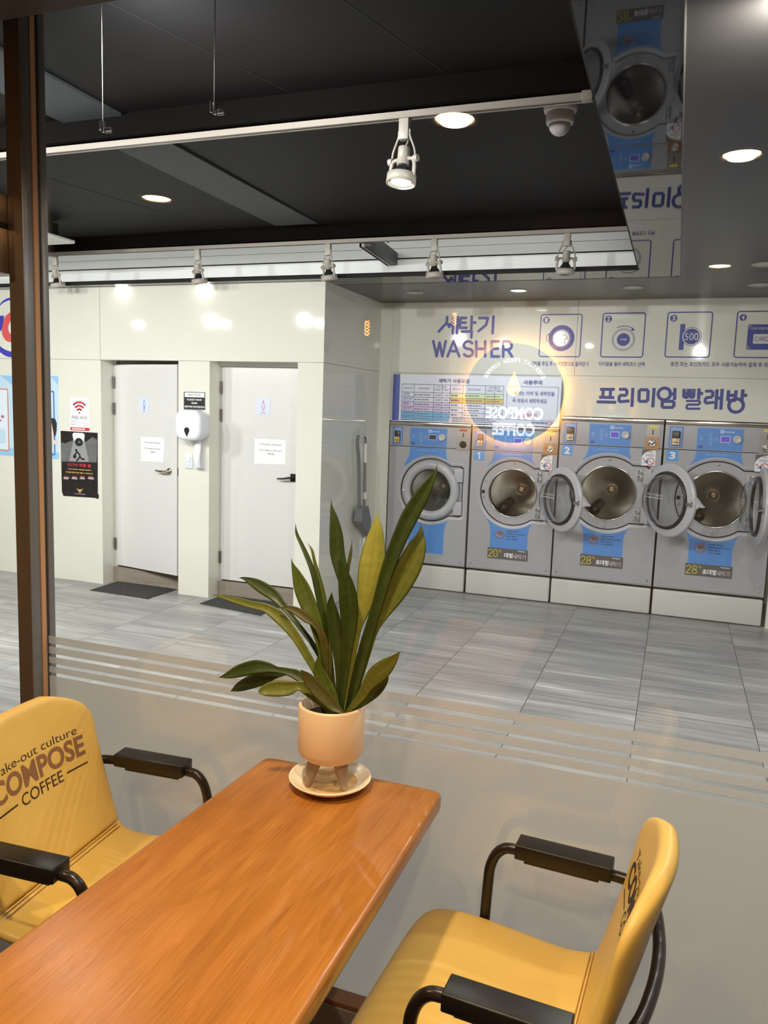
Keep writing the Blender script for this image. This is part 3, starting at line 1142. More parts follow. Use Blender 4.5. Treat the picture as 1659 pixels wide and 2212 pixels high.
# round backlit wall sign of the cafe
SX, SZ, SY, SR = -1.239, 1.723, -3.0, .392
sg = thing('wall_sign', 'round dark backlit coffee sign with white letters and a yellow drop, mirrored in the pane', 'sign', (SX, SY, SZ))
struct(MB().box(-3.6, 2.6, SY - .16, SY - .10, 0, ZCAFE, mat('cafe_wall_cream', (214, 200, 182), .7)).build('wall_cafe_sign'))
m_ = MB(); m_.lathe([(0, .02), (SR, .02), (SR, -.02), (0, -.02)], mat('sign_slate_glow', (110, 124, 150), .5, emit=2.6), (SX, SY, SZ), (0, 1, 0), n=72, smooth=False); m_.build('disc', sg)  # disc glow is added, standing in for lamp light on its face
m_ = MB(); m_.lathe([(SR * .90, -.03), (SR * .985, -.03), (SR * .985, -.05), (SR * .90, -.05)], mat('halo_lamp', (255, 190, 90), .5, emit=75), (SX, SY, SZ), (0, 1, 0), n=72); m_.build('halo_tube', sg)
fl = Flat((SX, SY + .02, SZ), (-1, 0, 0), (0, 0, 1))
M_SIGN_W = mat('sign_letter_light', (235, 242, 255), .5, emit=9)
M_SIGN_Y = mat('sign_drop_light', (255, 225, 90), .5, emit=8)
fl.text('COMPOSE', -.245, -.205, .215, -.105, M_SIGN_W, bold=.04)
fl.text('COFFEE', -.185, -.335, .155, -.235, M_SIGN_W, bold=.04)
word = 'EVERYDAY FRESH COFFEE'
for i, ch in enumerate(word):
    if ch == ' ':
        continue
    a = radians(150 - 120 * i / (len(word) - 1))
    ca, sa = cos(a - pi / 2), sin(a - pi / 2)
    cx, cy = .262 * cos(a), .262 * sin(a) + .0
    fl.text(ch, -.011, -.016, .011, .016, M_SIGN_W, bold=.02, fn=lambda p, q: (cx + p * ca - q * sa, cy + p * sa + q * ca))
dr = [(.056 * sin(t), -.056 * cos(t)) for t in [radians(a) for a in range(-125, 126, 10)]]
fl.poly([(x, y + .035) for x, y in dr] + [(0, .175)], M_SIGN_Y, 2)
fl.build('lettering', sg)
bake(sg)

# ================================================================== WALL GRAPHICS OVER THE WASHERS
WALL = dict(O=(0, YW - .0002, 0), U=(1, 0, 0), V=(0, 0, 1))


def flat_thing(fl, name, label, cat, group=None):
    o = fl.build(name)
    c = sum((Vector(q) for q in fl.v), Vector()) / len(fl.v)
    o.data.transform(Matrix.Translation(-c))
    o.location = c
    return tag(o, label, cat, group)


# 세탁기 in rounded strokes + WASHER
fl = Flat(**WALL)


def S(fl, pts, w, m=M_NAVY, L=1):
    fl.stroke(fl.pxs(*pts), w, m, L)


W_ = .023
# coordinates are read on the wall: 세
S(fl, [(966, 685), (965, 697), (948, 716)], W_); S(fl, [(965, 697), (971, 706)], W_); S(fl, [(968, 702), (975, 702)], W_ * .9)
S(fl, [(979, 685), (978, 720)], W_); S(fl, [(989, 685), (987, 720)], W_); S(fl, [(966, 700), (979, 701)], W_ * .8)
# 탁
S(fl, [(1007, 687), (995, 687), (993, 708), (1008, 708)], W_); S(fl, [(995, 697), (1006, 697)], W_)
S(fl, [(1019, 684), (1018, 712)], W_); S(fl, [(1019, 697), (1027, 697)], W_)
S(fl, [(998, 716), (1019, 716), (1018, 729)], W_)
# 기
S(fl, [(1035, 687), (1054, 687), (1050, 702), (1034, 715)], W_)
S(fl, [(1066, 684), (1064, 720)], W_)
flat_thing(fl, 'wall_lettering', 'blue Korean lettering above the word WASHER on the cream wall', 'lettering')
fl = Flat(**WALL)


def letter(fl, strokes, x0, y0, x1, y1, w):
    """strokes in a unit box, y down, sheared onto the px box"""
    for st in strokes:
        fl.stroke(fl.pxs(*[(x0 + (x1 - x0) * a, y0 + (y1 - y0) * b) for a, b in st]), w, M_NAVY)


def arc(cx, cy, rx, ry, a0, a1, n=12):
    return [(cx + rx * cos(radians(a0 + (a1 - a0) * i / n)), cy + ry * sin(radians(a0 + (a1 - a0) * i / n))) for i in range(n + 1)]


GL = {
    'W': [[(0, 0), (.27, 1), (.5, .1), (.73, 1), (1, 0)]],
    'A': [[(0, 1), (.5, 0), (1, 1)], [(.2, .66), (.8, .66)]],
    'S': [arc(.5, .26, .46, .26, -30, -180, 8) + arc(.5, .26, .46, .24, 180, 90, 5) + arc(.5, .74, .48, .24, -90, 0, 5) + arc(.5, .74, .48, .26, 0, 150, 8)],
    'H': [[(0, 0), (0, 1)], [(1, 0), (1, 1)], [(0, .5), (1, .5)]],
    'E': [[(1, 0), (0, 0), (0, 1), (1, 1)], [(0, .48), (.85, .48)]],
    'R': [[(0, 1), (0, 0), (.55, 0)] + arc(.55, .27, .42, .27, -90, 90, 8) + [(0, .54)], [(.5, .54), (1, 1)]],
}
for ch, x0, x1 in (('W', 936, 963), ('A', 967, 992), ('S', 1001, 1022), ('H', 1029, 1048), ('E', 1062, 1078), ('R', 1087, 1106)):
    dy = (x0 - 937) * .005
    letter(fl, GL[ch], x0, 737 + dy, x1, 769.5 + dy, .023)
flat_thing(fl, 'wall_lettering', 'large blue word WASHER on the cream wall', 'lettering')

fl = Flat(**WALL)
FX = {}
# 프리미엄 빨래방 in square strokes
def SQ(pts, w=.024):
    fl.stroke(fl.pxs(*pts), w, M_NAVY_D, 1, cap=False)


SQ([(1296, 841), (1328, 841)]); SQ([(1294, 858), (1327, 859)]); SQ([(1303, 842), (1302, 858)]); SQ([(1319, 842), (1318, 858)]); SQ([(1289, 868), (1331, 869)])
SQ([(1337, 841), (1354, 841), (1354, 854), (1338, 854), (1337, 868), (1360, 866)]); SQ([(1367, 838), (1365, 879)])
SQ([(1381, 842), (1400, 842), (1399, 867), (1380, 867), (1381, 842)]); SQ([(1413, 838), (1410, 880)])
fl.ring(fl.px(1435, 851), .045, .024, M_NAVY_D); SQ([(1458, 838), (1457, 864)]); SQ([(1444, 851), (1458, 851)]); SQ([(1431, 867), (1456, 867), (1455, 880), (1430, 880), (1431, 866)])
SQ([(1478, 840), (1477, 859)]); SQ([(1487, 840), (1486, 858)]); SQ([(1478, 850), (1486, 850)]); SQ([(1477, 858), (1487, 858)]); SQ([(1491, 840), (1490, 859)]); SQ([(1499, 840), (1498, 859)]); SQ([(1491, 850), (1499, 850)]); SQ([(1490, 858), (1499, 858)])
SQ([(1510, 839), (1509, 863)]); SQ([(1509, 850), (1519, 850)]); SQ([(1482, 866), (1512, 866), (1511, 874), (1484, 874), (1483, 883), (1513, 883)], .017)
SQ([(1523, 845), (1540, 845), (1539, 858), (1524, 859), (1523, 871), (1543, 869)], .022); SQ([(1549, 841), (1546, 884)]); SQ([(1560, 840), (1557, 885)]); SQ([(1548, 860), (1559, 860)])
SQ([(1574, 843), (1572, 866)]); SQ([(1590, 843), (1588, 866)]); SQ([(1573, 854), (1589, 854)]); SQ([(1572, 865), (1589, 865)]); SQ([(1605, 841), (1602, 868)]); SQ([(1604, 854), (1614, 854)])
fl.ring(fl.px(1590, 876), .050, .024, M_NAVY_D)
flat_thing(fl, 'wall_lettering', 'large dark blue Korean lettering above the washers numbered 2 and 3', 'lettering')

# four pictogram frames
def pict(x0, y0, x1, y1, num, label, art):
    fl = Flat(**WALL)
    a, b = fl.px(x0, y1), fl.px(x1, y0)
    pts = fl.rrect(a[0], a[1], b[0], b[1], .018)
    fl.outline(pts, .009, M_NAVY)
    wd, hh = b[0] - a[0], b[1] - a[1]
    fl.circ((a[0] + wd * .135, b[1] - hh * .13), wd * .082, M_NAVY, 1)
    c = (a[0] + wd * .135, b[1] - hh * .13)
    fl.text(num, c[0] - wd * .035, c[1] - hh * .055, c[0] + wd * .035, c[1] + hh * .055, M_CREAM, 2, bold=.03)
    art(fl, a[0], a[1], wd, hh)
    return flat_thing(fl, 'pictogram', label, 'pictogram', 'washing instruction pictograms')


def art1(fl, x, z, w, h):
    c = (x + w * .53, z + h * .44)
    fl.ring(c, w * .265, w * .105, M_NAVY)
    fl.ring(c, w * .195, w * .012, M_NAVY)
    fl.poly([(c[0] - w * .30, c[1] + h * .05), (c[0] - w * .19, c[1]), (c[0] - w * .30, c[1] - h * .05)], M_NAVY, 2)
    sh = [(-.045, .09), (-.10, .07), (-.15, .0), (-.115, -.03), (-.085, 0), (-.085, -.12), (.085, -.12), (.085, 0), (.115, -.03), (.15, 0), (.10, .07), (.045, .09), (.0, .06)]
    fl.outline([(c[0] + a * w, c[1] + b * w) for a, b in sh], w * .014, M_NAVY, 2)
    fl.ring((c[0] - w * .27, c[1] + h * .0), w * .10, w * .014, M_NAVY, 1, a0=120, a1=240)
    fl.poly([(c[0] - w * .345, c[1] + h * .085), (c[0] - w * .30, c[1] + h * .125), (c[0] - w * .29, c[1] + h * .07)], M_NAVY)


def art2(fl, x, z, w, h):
    c = (x + w * .52, z + h * .40)
    fl.ring(c, w * .27, w * .010, M_NAVY); fl.ring(c, w * .24, w * .012, M_NAVY)
    fl.circ(c, w * .155, M_NAVY, 1)
    fl.text('다이얼', c[0] - w * .075, c[1] - w * .028, c[0] + w * .075, c[1] + w * .028, M_CREAM, 2, bold=.02)
    fl.ring((c[0], z + h * .36), w * .37, w * .018, M_NAVY, 1, a0=55, a1=118)
    e = (c[0] + w * .37 * cos(radians(52)), z + h * .36 + w * .37 * sin(radians(52)))
    fl.poly([(e[0] - w * .04, e[1] + w * .045), (e[0] + w * .035, e[1] - w * .03), (e[0] - w * .06, e[1] - w * .035)], M_NAVY)


def art3(fl, x, z, w, h):
    fl.rect(x + w * .30, z + h * .16, x + w * .41, z + h * .74, M_NAVY)
    c = (x + w * .57, z + h * .46)
    fl.circ(c, w * .215, M_CREAM, 2); fl.ring(c, w * .215, w * .012, M_NAVY, 3); fl.circ(c, w * .185, M_NAVY, 3)
    fl.text('500', c[0] - w * .155, c[1] - w * .085, c[0] + w * .155, c[1] + w * .085, M_CREAM, 4, bold=.0)


def art4(fl, x, z, w, h):
    fl.poly(fl.rrect(x + w * .27, z + h * .17, x + w * .95, z + h * .72, .012), M_NAVY)
    fl.poly(fl.rrect(x + w * .41, z + h * .30, x + w * .80, z + h * .51, .006), M_CREAM, 2)
    fl.text('CARD', x + w * .45, z + h * .355, x + w * .76, z + h * .455, M_NAVY, 3)
    fl.text('이곳에 카드를 터치해 주세요', x + w * .34, z + h * .60, x + w * .93, z + h * .66, M_CREAM, 2, bold=.01)
    for (u, v, du, dv) in ((.30, .69, .06, -.06), (.30, .20, .06, .06)):
        fl.stroke([(x + w * (u + du), z + h * v), (x + w * u, z + h * v), (x + w * u, z + h * (v + dv))], w * .012, M_CREAM, 2)


pict(1164, 679, 1258, 770, '1', 'first framed pictogram, a shirt inside a washer ring', art1)
pict(1297, 676, 1395, 771, '2', 'second framed pictogram, a round dial under a curved arrow', art2)
pict(1436, 674, 1540, 771, '3', 'third framed pictogram, a 500 coin at a slot', art3)
pict(1585, 672, 1689, 772, '4', 'fourth framed pictogram, a card, cut by the right edge', art4)
for s_, x0, y0, x1, y1, lab in (('세탁물 투입 후 시계방향으로 돌려닫기', 1147, 780, 1271, 792, 'small blue Korean caption under the shirt pictogram'),
                                ('다이얼을 돌려 세탁코스 선택', 1294, 781, 1392, 792, 'small blue Korean caption under the dial pictogram'),
                                ('동전 또는 포인트카드 모두 사용가능하며 결제 후 자동 시작', 1449, 781, 1690, 794, 'small blue Korean caption under the coin and card pictograms')):
    fl = Flat(**WALL)
    fl.ptext(s_, x0, y0, x1, y1, M_NAVY_D, 1, bold=.022)
    flat_thing(fl, 'wall_caption', lab, 'caption', 'captions under the pictograms')

# price board
M_BOARD = mat('board_white', (222, 226, 240), .35)
PB = Flat((0, 6.515, 0), (1, 0, 0), (0, 0, 1))
bx0, bx1, bz0, bz1 = -2.333, -.896, 1.468, 1.868
PB.plate([(bx0, bz0), (bx1, bz0), (bx1, bz1), (bx0, bz1)], M_BOARD, .018)
bw, bh = bx1 - bx0, bz1 - bz0


def B(u, v):
    return bx0 + bw * u, bz1 - bh * v


def brect(u0, v0, u1, v1, m, L=1):
    a, b = B(u0, v1), B(u1, v0)
    PB.rect(a[0], a[1], b[0], b[1], m, L)


def btext(s_, u0, v0, u1, v1, m, L=3, bold=.01):
    a, b = B(u0, v1), B(u1, v0)
    PB.text(s_, a[0], a[1], b[0], b[1], m, L, bold)


brect(0, 0, .043, .985, mat('board_navy', (78, 92, 168), .4))
btext('세탁기 사용요금', .283, .075, .472, .165, M_NAVY_D, bold=.03)
btext('사용주의', .785, .075, .892, .165, M_NAVY_D, bold=.03)
C_G, C_Y, C_P, C_B = mat('row_green', (214, 232, 176), .5), mat('row_gold', (226, 190, 92), .5), mat('row_pink', (214, 200, 232), .5), mat('row_blue', (128, 190, 226), .5)
cols = [.058, .133, .257, .309, .356, .358, .435, .568, .623, .675]
rows = [.205, .375, .477, .578, .680, .780, .880, .968]
for r, c in ((3, C_P), (4, C_P), (5, C_B), (6, C_B)):
    if r < 7:
        brect(cols[0], rows[r], cols[4], rows[r + 1] if r < 6 else .968, c, 1)
for r, c in ((1, C_G), (2, C_Y)):
    brect(cols[4], rows[r], cols[9], rows[r + 1], c, 1)
LW = .0045
for r, v in enumerate(rows):
    brect(cols[0], v - LW, cols[4], v + LW, M_NAVY_D, 2)
    if r < 7:
        brect(cols[4], v - LW, cols[9], v + LW, M_NAVY_D, 2)
for k, u in enumerate(cols):
    if k == 4:
        continue
    v1 = rows[-1] if k < 5 else rows[6]
    brect(u - .0011, .205, u + .0011, v1, M_NAVY_D, 2)
brect(.356, .205, .358, rows[-1], M_NAVY_D, 2)
for a, b in ((cols[2], cols[4]), (cols[7], cols[9])):
    brect(a, .285, b, .290, M_NAVY_D, 2)
for (a, b) in ((0, 4), (5, 9)):
    btext('세탁 프로그램', cols[a] + .012, .27, cols[a + 1] - .012, .31, M_PGREY)
    btext('세탁 프로그램 설명', cols[a + 1] + .03, .27, cols[a + 2] - .03, .31, M_PGREY)
    btext('세탁기 사용요금', cols[a + 2] + .02, .225, cols[a + 4] - .02, .265, M_PGREY)
    btext('20kg', cols[a + 2] + .012, .30, cols[a + 3] - .012, .335, M_PGREY)
    btext('28kg', cols[a + 3] + .010, .30, cols[a + 4] - .010, .335, M_PGREY)
nrow = ('표준세탁', '표준온수세탁', '찬물세탁', '찬물온수세탁', '안심케어세탁', '안심케어온수')
pr = (('4,500원', '6,500원'), ('5,000원', '7,000원'), ('5,500원', '7,500원'), ('6,000원', '8,000원'), ('5,500원', '7,500원'), ('6,000원', '8,000원'))
for i in range(6):
    v0, v1 = rows[i + 1], rows[i + 2]
    h = v1 - v0
    btext(nrow[i], cols[0] + .008, v0 + h * .18, cols[0] + .012 + .009 * len(nrow[i]), v0 + h * .52, M_NAVY_D)
    a, b = B(cols[0] + .008, v0 + h * .82), B(cols[1] - .015, v0 + h * .66)
    PB.greek(a[0], a[1], b[0], b[1], M_PGREY, 1, 3, .6, i)
    a, b = B(cols[1] + .006, v0 + h * .72), B(cols[2] - .012, v0 + h * .28)
    PB.greek(a[0], a[1], b[0], b[1], M_PGREY, 1, 3, .5, i + 9)
    btext(pr[i][0], cols[2] + .010, v0 + h * .3, cols[3] - .008, v0 + h * .7, M_PGREY)
    btext(pr[i][1], cols[3] + .010, v0 + h * .3, cols[4] - .008, v0 + h * .7, M_PGREY)
    if i < 5:
        a, b = B(cols[5] + .008, v0 + h * .7), B(cols[6] - .02, v0 + h * .25)
        PB.greek(a[0], a[1], b[0], b[1], M_NAVY_D, 1, 3, .55, i + 20)
        a, b = B(cols[6] + .010, v0 + h * .7), B(cols[7] - .02, v0 + h * .25)
        PB.greek(a[0], a[1], b[0], b[1], M_PGREY, 1, 3, .5, i + 30)
        a, b = B(cols[7] + .008, v0 + h * .7), B(cols[9] - .012, v0 + h * .3)
        PB.greek(a[0], a[1], b[0], b[1], M_PGREY, 1, 3, .5, i + 40)
a, b = B(.375, .99), B(.66, .88)
PB.greek(a[0], a[1] + .004, b[0], b[1], M_PGREY, 3, 3, .55, 77)
a, b = B(.695, .88), B(.985, .205)
PB.outline([(a[0], a[1]), (b[0], a[1]), (b[0], b[1]), (a[0], b[1])], .003, M_NAVY_D, 2)
btext('베개는 커버 및 세탁망을', .735, .295, .965, .385, M_NAVY_D, bold=.012)
btext('꼭 씌워서 세탁하세요', .728, .445, .925, .54, M_NAVY_D, bold=.012)
btext('세탁', .722, .745, .775, .83, M_NAVY_D, bold=.012)
btext('절대금지', .785, .745, .870, .83, M_PRED, bold=.02)
a, b = B(.845, .965), B(.935, .905)
PB.text('WASHENJ', a[0], a[1], b[0], b[1], M_NAVY_D, 3, .03, .3)
c = B(.945, .935)
PB.ring(c, .012, .006, mat('logo_orange', (226, 110, 60), .5), 3)
c0, c1 = B(.955, .965), B(.970, .905)
PB.text('Y', c0[0], c0[1], c1[0], c1[1], M_NAVY_D, 3, .03, .3)
flat_thing(PB, 'price_board', 'white Korean price table board with a blue left edge above the left washers', 'sign')

# ================================================================== DOOR WALL SIGNS
DW = dict(O=(0, YD - .0002, 0), U=(1, 0, 0), V=(0, 0, 1))


def sheet(fr, corners, m, t=.0012):
    fl = Flat(**fr)
    fl.plate(fl.pxs(*corners), m, t)
    return fl


# wifi sign
fl = sheet(DW, [(151.7, 929), (193.5, 931), (192, 860), (152, 858)], M_PWHITE)
c = fl.px(171.5, 891)
for r in (.028, .057, .086):
    fl.ring(c, r, .0165, M_PRED, 1, a0=48, a1=132)
    for a in (48, 132):
        fl.circ((c[0] + r * cos(radians(a)), c[1] + r * sin(radians(a))), .0082, M_PRED, 1, 14)
fl.circ((c[0], c[1] - .004), .008, M_PRED, 1, 16)
fl.ptext('FREE Wi-Fi', 155, 898, 188, 906, M_PBLACK, 1, bold=-.005)
for y in (908.5, 914.5):
    fl.ptext('비밀번호:' if y > 910 else '네트워크:', 153.5, y, 164, y + 3.6, M_PGREY, 1)
    a, b = fl.px(166, y + 4.4), fl.px(190, y - .6)
    fl.outline([(a[0], a[1]), (b[0], a[1]), (b[0], b[1]), (a[0], b[1])], .0012, M_PGREY)
fl.poly(fl.pxs((152, 929), (193.4, 931), (193.3, 924.5), (152, 922.5)), M_PRED, 1)
a, b = fl.px(156, 928), fl.px(189, 925.6)
fl.greek(a[0], a[1], b[0], b[1], M_PWHITE, 1, 2, .7, 5)
flat_thing(fl, 'wifi_sign', 'white and red free Wi-Fi sign above the black poster', 'sign')

# CCTV poster
M_CC_BG = mat('poster_charcoal', (42, 41, 42), .30, noise=.35, nscale=(30, 30, 30))
M_CC_GR = mat('poster_grey', (112, 114, 116), .35, noise=.25, nscale=(20, 20, 20))
M_CC_BEAM = mat('poster_beam', (150, 152, 152), .4)
M_GOLD = mat('print_gold', (214, 178, 112), .5)
fl = sheet(DW, [(134, 1071), (211.5, 1076), (211, 935), (131, 930.5)], M_CC_BG)
fl.poly(fl.pxs((131.8, 997), (209, 999), (210, 950), (200, 944), (185, 955), (160, 950), (140, 958), (131.3, 955)), M_CC_GR, 1)
fl.poly(fl.pxs((150, 996), (192, 998), (183, 950), (159, 950)), M_CC_BEAM, 2)
fl.poly(fl.pxs((156.5, 938), (160, 934.5), (179, 935.5), (183.5, 939), (182, 950), (177, 957), (166, 957), (159, 950)), M_PWHITE, 3)
c = fl.px(170.8, 955)
fl.circ(c, .042, M_PBLACK, 4, ry=.035)
fl.circ((c[0] + .006, c[1]), .010, M_PGREY, 5, 14)
for pts in ([(164.5, 972), (167, 977), (172, 981), (173, 988)], [(166, 977), (162.5, 982), (164, 986)], [(173, 987), (168, 993), (166, 995)], [(173, 987), (178, 992), (182, 992)]):
    fl.stroke(fl.pxs(*pts), .014, M_CC_BG, 3)
fl.circ(fl.px(165, 972.5), .012, M_CC_BG, 3, 14)
fl.circ(fl.px(161.5, 986), .017, M_CC_BG, 3, 14)
fl.ptext('CCTV 작동 중', 146, 999.5, 197, 1010.5, M_PRED, 2, bold=.035)
fl.ptext('짧은 순간의 잘못된 행동이', 147, 1011.5, 197, 1017.5, M_GOLD, 2, bold=.05)
fl.ptext('당신을 범죄자로 만들 수 있습니다', 143, 1018, 201, 1025, M_GOLD, 2, bold=.05)
for i in range(4):
    x = 138 + i * 17.5
    a, b = fl.px(x, 1038), fl.px(x + 13, 1028)
    fl.greek(a[0], a[1] + .012, b[0], b[1] - .012, M_PWHITE, 2, 2, .6, 60 + i)
    fl.rect(a[0] + .006, b[1] - .009, b[0] - .015, b[1] - .003, M_PRED, 2)
fl.poly(fl.pxs((165, 1054), (170.5, 1058), (173, 1056), (175.5, 1058), (180, 1055), (176, 1061), (174.5, 1064), (171.5, 1064), (169.5, 1061)), M_GOLD, 2)
fl.circ(fl.px(173, 1060.5), .006, M_PRED, 3, 12)
fl.ptext('아산행복경찰서', 162, 1065.5, 184, 1069, M_PWHITE, 2, bold=.01)
fl.poly(fl.pxs((133, 1060), (134, 1071), (137, 1071.5), (132.5, 1058)), M_PWHITE, 2)
fl.poly(fl.pxs((209, 1067), (213.5, 1068), (213, 1077.5), (207, 1076.5)), M_CC_BG, 2)
flat_thing(fl, 'cctv_poster', 'black CCTV warning poster taped left of the door with the blue figure', 'poster')

# pale blue posters either side of the post
M_PB1 = mat('poster_sky', (196, 222, 242), .35, noise=.06, nscale=(5, 5, 5))
M_PB2 = mat('poster_sky_mid', (150, 200, 236), .35)
M_PB3 = mat('poster_sky_pale', (222, 234, 246), .35)
M_OR = mat('print_salmon', (214, 128, 100), .5)
fl = sheet(DW, [(-60, 979), (29, 986), (26.5, 810.5), (-60, 806)], M_PB1)
fl.poly(fl.pxs((26.6, 812), (27, 832), (6, 815), (0, 811)), M_PB2)
fl.poly(fl.pxs((-20, 962), (0, 965), (29, 968), (29, 985), (-20, 981)), M_PB2)
a = fl.pxs((-50, 838), (16.5, 841), (19.5, 973), (-50, 968))
fl.outline(a, .010, M_OR, 3)
fl.poly(a, M_PB3, 2)
for q, r in (((6, 900), .02), ((1, 908), .014)):
    fl.circ(fl.px(*q), r, mat('print_mauve', (176, 120, 170), .5), 4, 14, ry=r * .7)
fl.poly(fl.pxs((-10, 930), (4, 924), (12, 928), (13, 958), (-10, 958)), M_PB1, 3)
flat_thing(fl, 'wall_poster', 'pale blue poster with a salmon frame left of the steel post', 'poster', 'pale blue posters')
fl = sheet(DW, [(52, 988), (127.5, 993), (125.5, 812), (50, 808)], M_PB1)
fl.poly(fl.pxs((125.6, 813), (126, 832), (108, 812)), M_PB2)
fl.poly(fl.pxs((60, 975), (127.3, 978), (127.4, 992), (60, 987)), M_PB2)
a = fl.pxs((60, 842), (116, 846), (118.5, 982), (60, 978))
fl.outline(a, .012, mat('print_blue', (66, 110, 190), .5), 2)
hair, skin = mat('print_hair', (38, 34, 40), .5), mat('print_skin', (238, 206, 196), .5)
fl.poly(fl.pxs((100, 912), (110, 903), (119, 904), (123, 915), (122.5, 930), (120, 942), (114, 944), (104, 940)), hair, 3)
fl.poly(fl.pxs((98, 915), (112, 914), (116, 935), (117, 945), (100, 955)), skin, 4)
fl.poly(fl.pxs((100, 958), (116, 950), (123, 953), (124, 959), (110, 961), (100, 968)), skin, 4)
flat_thing(fl, 'wall_poster', 'pale blue poster with a dark haired figure right of the steel post', 'poster', 'pale blue posters')

# shop logo, half hidden by the post
fl = Flat(**DW)
M_LB, M_LR = mat('logo_blue', (62, 70, 180), .4), mat('logo_red', (222, 92, 92), .4)
fl.poly(fl.pxs((-8, 682), (9.5, 682), (3, 713), (-2, 718), (-14, 716)), M_LB)
c = fl.px(26, 706)
a_ = [(c[0] + .115 * cos(radians(t)) + .022 * sin(radians(t)), c[1] + .130 * sin(radians(t))) for t in range(0, 361, 12)]
fl.poly(a_[:-1], M_LR)
b_ = [(c[0] + .012 + .052 * cos(radians(t)) + .012 * sin(radians(t)), c[1] + .062 * sin(radians(t))) for t in range(0, 361, 12)]
fl.poly(b_[:-1], M_CREAM, 2)


def crescent(pts, w0):
    n = len(pts)
    for i in range(n - 1):
        k = sin(pi * (i + .5) / (n - 1)) * w0
        fl.stroke([pts[i], pts[i + 1]], k, M_LB, 1, cap=True)


crescent([(c[0] + .23 * cos(radians(t)), c[1] - .01 + .225 * sin(radians(t))) for t in range(190, 330, 8)], .05)
crescent([(c[0] + .20 * cos(radians(t)), c[1] + .02 + .215 * sin(radians(t))) for t in range(20, 150, 8)], .022)
flat_thing(fl, 'wall_logo', 'blue and red round logo lettering cut by the steel post', 'logo')

# notice sign
fl = sheet(DW, [(397, 884.5), (443.5, 886), (443.5, 847.5), (397, 846)], mat('notice_black', (36, 38, 37), .3))
a, b = fl.px(399.3, 857.5), fl.px(441.5, 849)
fl.rect(a[0], a[1], b[0], b[1], M_PWHITE)
fl.ptext('NOTICE', 406, 850.5, 434, 856, M_PBLACK, 2, bold=.0)
fl.ptext('PLEASE WEAR', 404.5, 861, 436, 866, M_PWHITE, 2, bold=.02)
fl.ptext('MASK', 414, 868.5, 427, 873, M_PWHITE, 2, bold=.02)
fl.ptext('BEFORE ENTERING', 399.5, 876, 441.5, 881.5, M_PWHITE, 2, bold=.02)
fl.outline(fl.pxs((397.7, 883.8), (442.8, 885.2), (442.8, 848.2), (397.7, 846.8)), .004, M_PGREY, 1)
flat_thing(fl, 'notice_sign', 'black and white NOTICE sign above the paper dispenser', 'sign')

# paper dispenser on the pier
M_DISP = mat('dispenser_white', (226, 230, 240), .22)
P0, P1 = on_y(376, 950, YD - .145), on_y(433, 886, YD - .145)
dx0, dx1, dz0, dz1 = P0.x, P1.x, P0.z, P1.z
pd = thing('paper_dispenser', 'white wall paper dispenser with a hanging strip between the two doors', 'dispenser', ((dx0 + dx1) / 2, YD, dz0))


def rbox(x0, x1, z0, z1, prof, r, m, n=8):
    """rounded box facing the viewer; prof = (inset, y)"""
    mb = MB()
    loops = []
    for ins, y in prof:
        pts = Flat().rrect(x0 + ins, z0 + ins, x1 - ins, z1 - ins, max(r - ins, .004), n)
        loops.append([(u, y, v) for u, v in pts])
    mb.loops(loops, m)
    mb.add(loops[-1], [list(range(len(loops[-1])))], m, True)
    return mb


rbox(dx0, dx1, dz0, dz1, [(.012, YD - .001), (.006, YD - .02), (0, YD - .06), (0, YD - .118), (.003, YD - .132), (.010, YD - .141), (.022, YD - .145)], .075, M_DISP).build('cover', pd)
fl = Flat((0, YD - .1452, 0))
kx, kz = fl.px(403.5, 931)
dp = [(kx + .022 * cos(radians(t)), kz + .022 * sin(radians(t)) + .006) for t in range(-30, 211, 12)] + [(kx, kz - .044)]
fl.plate(dp, M_BLACK, .004)
fl.circ((kx, kz + .004), .008, M_CHROME, 1, 16)
fl.build('lock', pd)
st = MB()
P2 = on_y(426, 960, YD - .055)
n_ = 10
lp = []
for i in range(n_ + 1):
    z = dz0 + .02 - (.235) * i / n_
    o_ = .010 * sin(i * .7)
    lp.append([(P2.x - .030, YD - .060 + o_, z), (P2.x, YD - .070 + o_, z), (P2.x + .032, YD - .058 + o_, z), (P2.x + .032, YD - .057 + o_, z), (P2.x, YD - .069 + o_, z), (P2.x - .030, YD - .059 + o_, z)])
st.loops(lp, M_PWHITE)
st.build('paper_strip', pd)
bake(pd)

# light switches
for i, (x0, x1, lab) in enumerate(((401, 417, 'white light switch left of the hanging paper strip'), (424, 440.5, 'white light switch half behind the hanging paper strip'))):
    a, b = on_y(x0, 1012, YD), on_y(x1, 982, YD)
    t = thing('light_switch', lab, 'switch', ((a.x + b.x) / 2, YD, (a.z + b.z) / 2), 'light switches by the dispenser')
    rbox(a.x, b.x, a.z, b.z, [(0, YD), (0, YD - .006), (.004, YD - .010)], .008, M_DISP).build('plate', t)
    wq, hq = b.x - a.x, b.z - a.z
    m_ = MB()
    m_.box(a.x + wq * .22, a.x + wq * .72, YD - .014, YD - .009, a.z + hq * .20, a.z + hq * .49, M_DISP, .001)
    m_.box(a.x + wq * .22, a.x + wq * .72, YD - .016, YD - .009, a.z + hq * .50, a.z + hq * .82, M_DISP, .001)
    m_.build('rocker', t)
    bake(t)

# restroom figures and paper notes on the doors
M_LILAC = mat('sign_lilac', (214, 220, 246), .4)
M_FBL, M_FPK = mat('figure_blue', (110, 150, 214), .5), mat('figure_pink', (206, 84, 124), .5)


def leaf_flat(fr):
    O, U, N, L = fr
    return dict(O=O + N * .0004, U=U, V=(0, 0, 1), N=N)


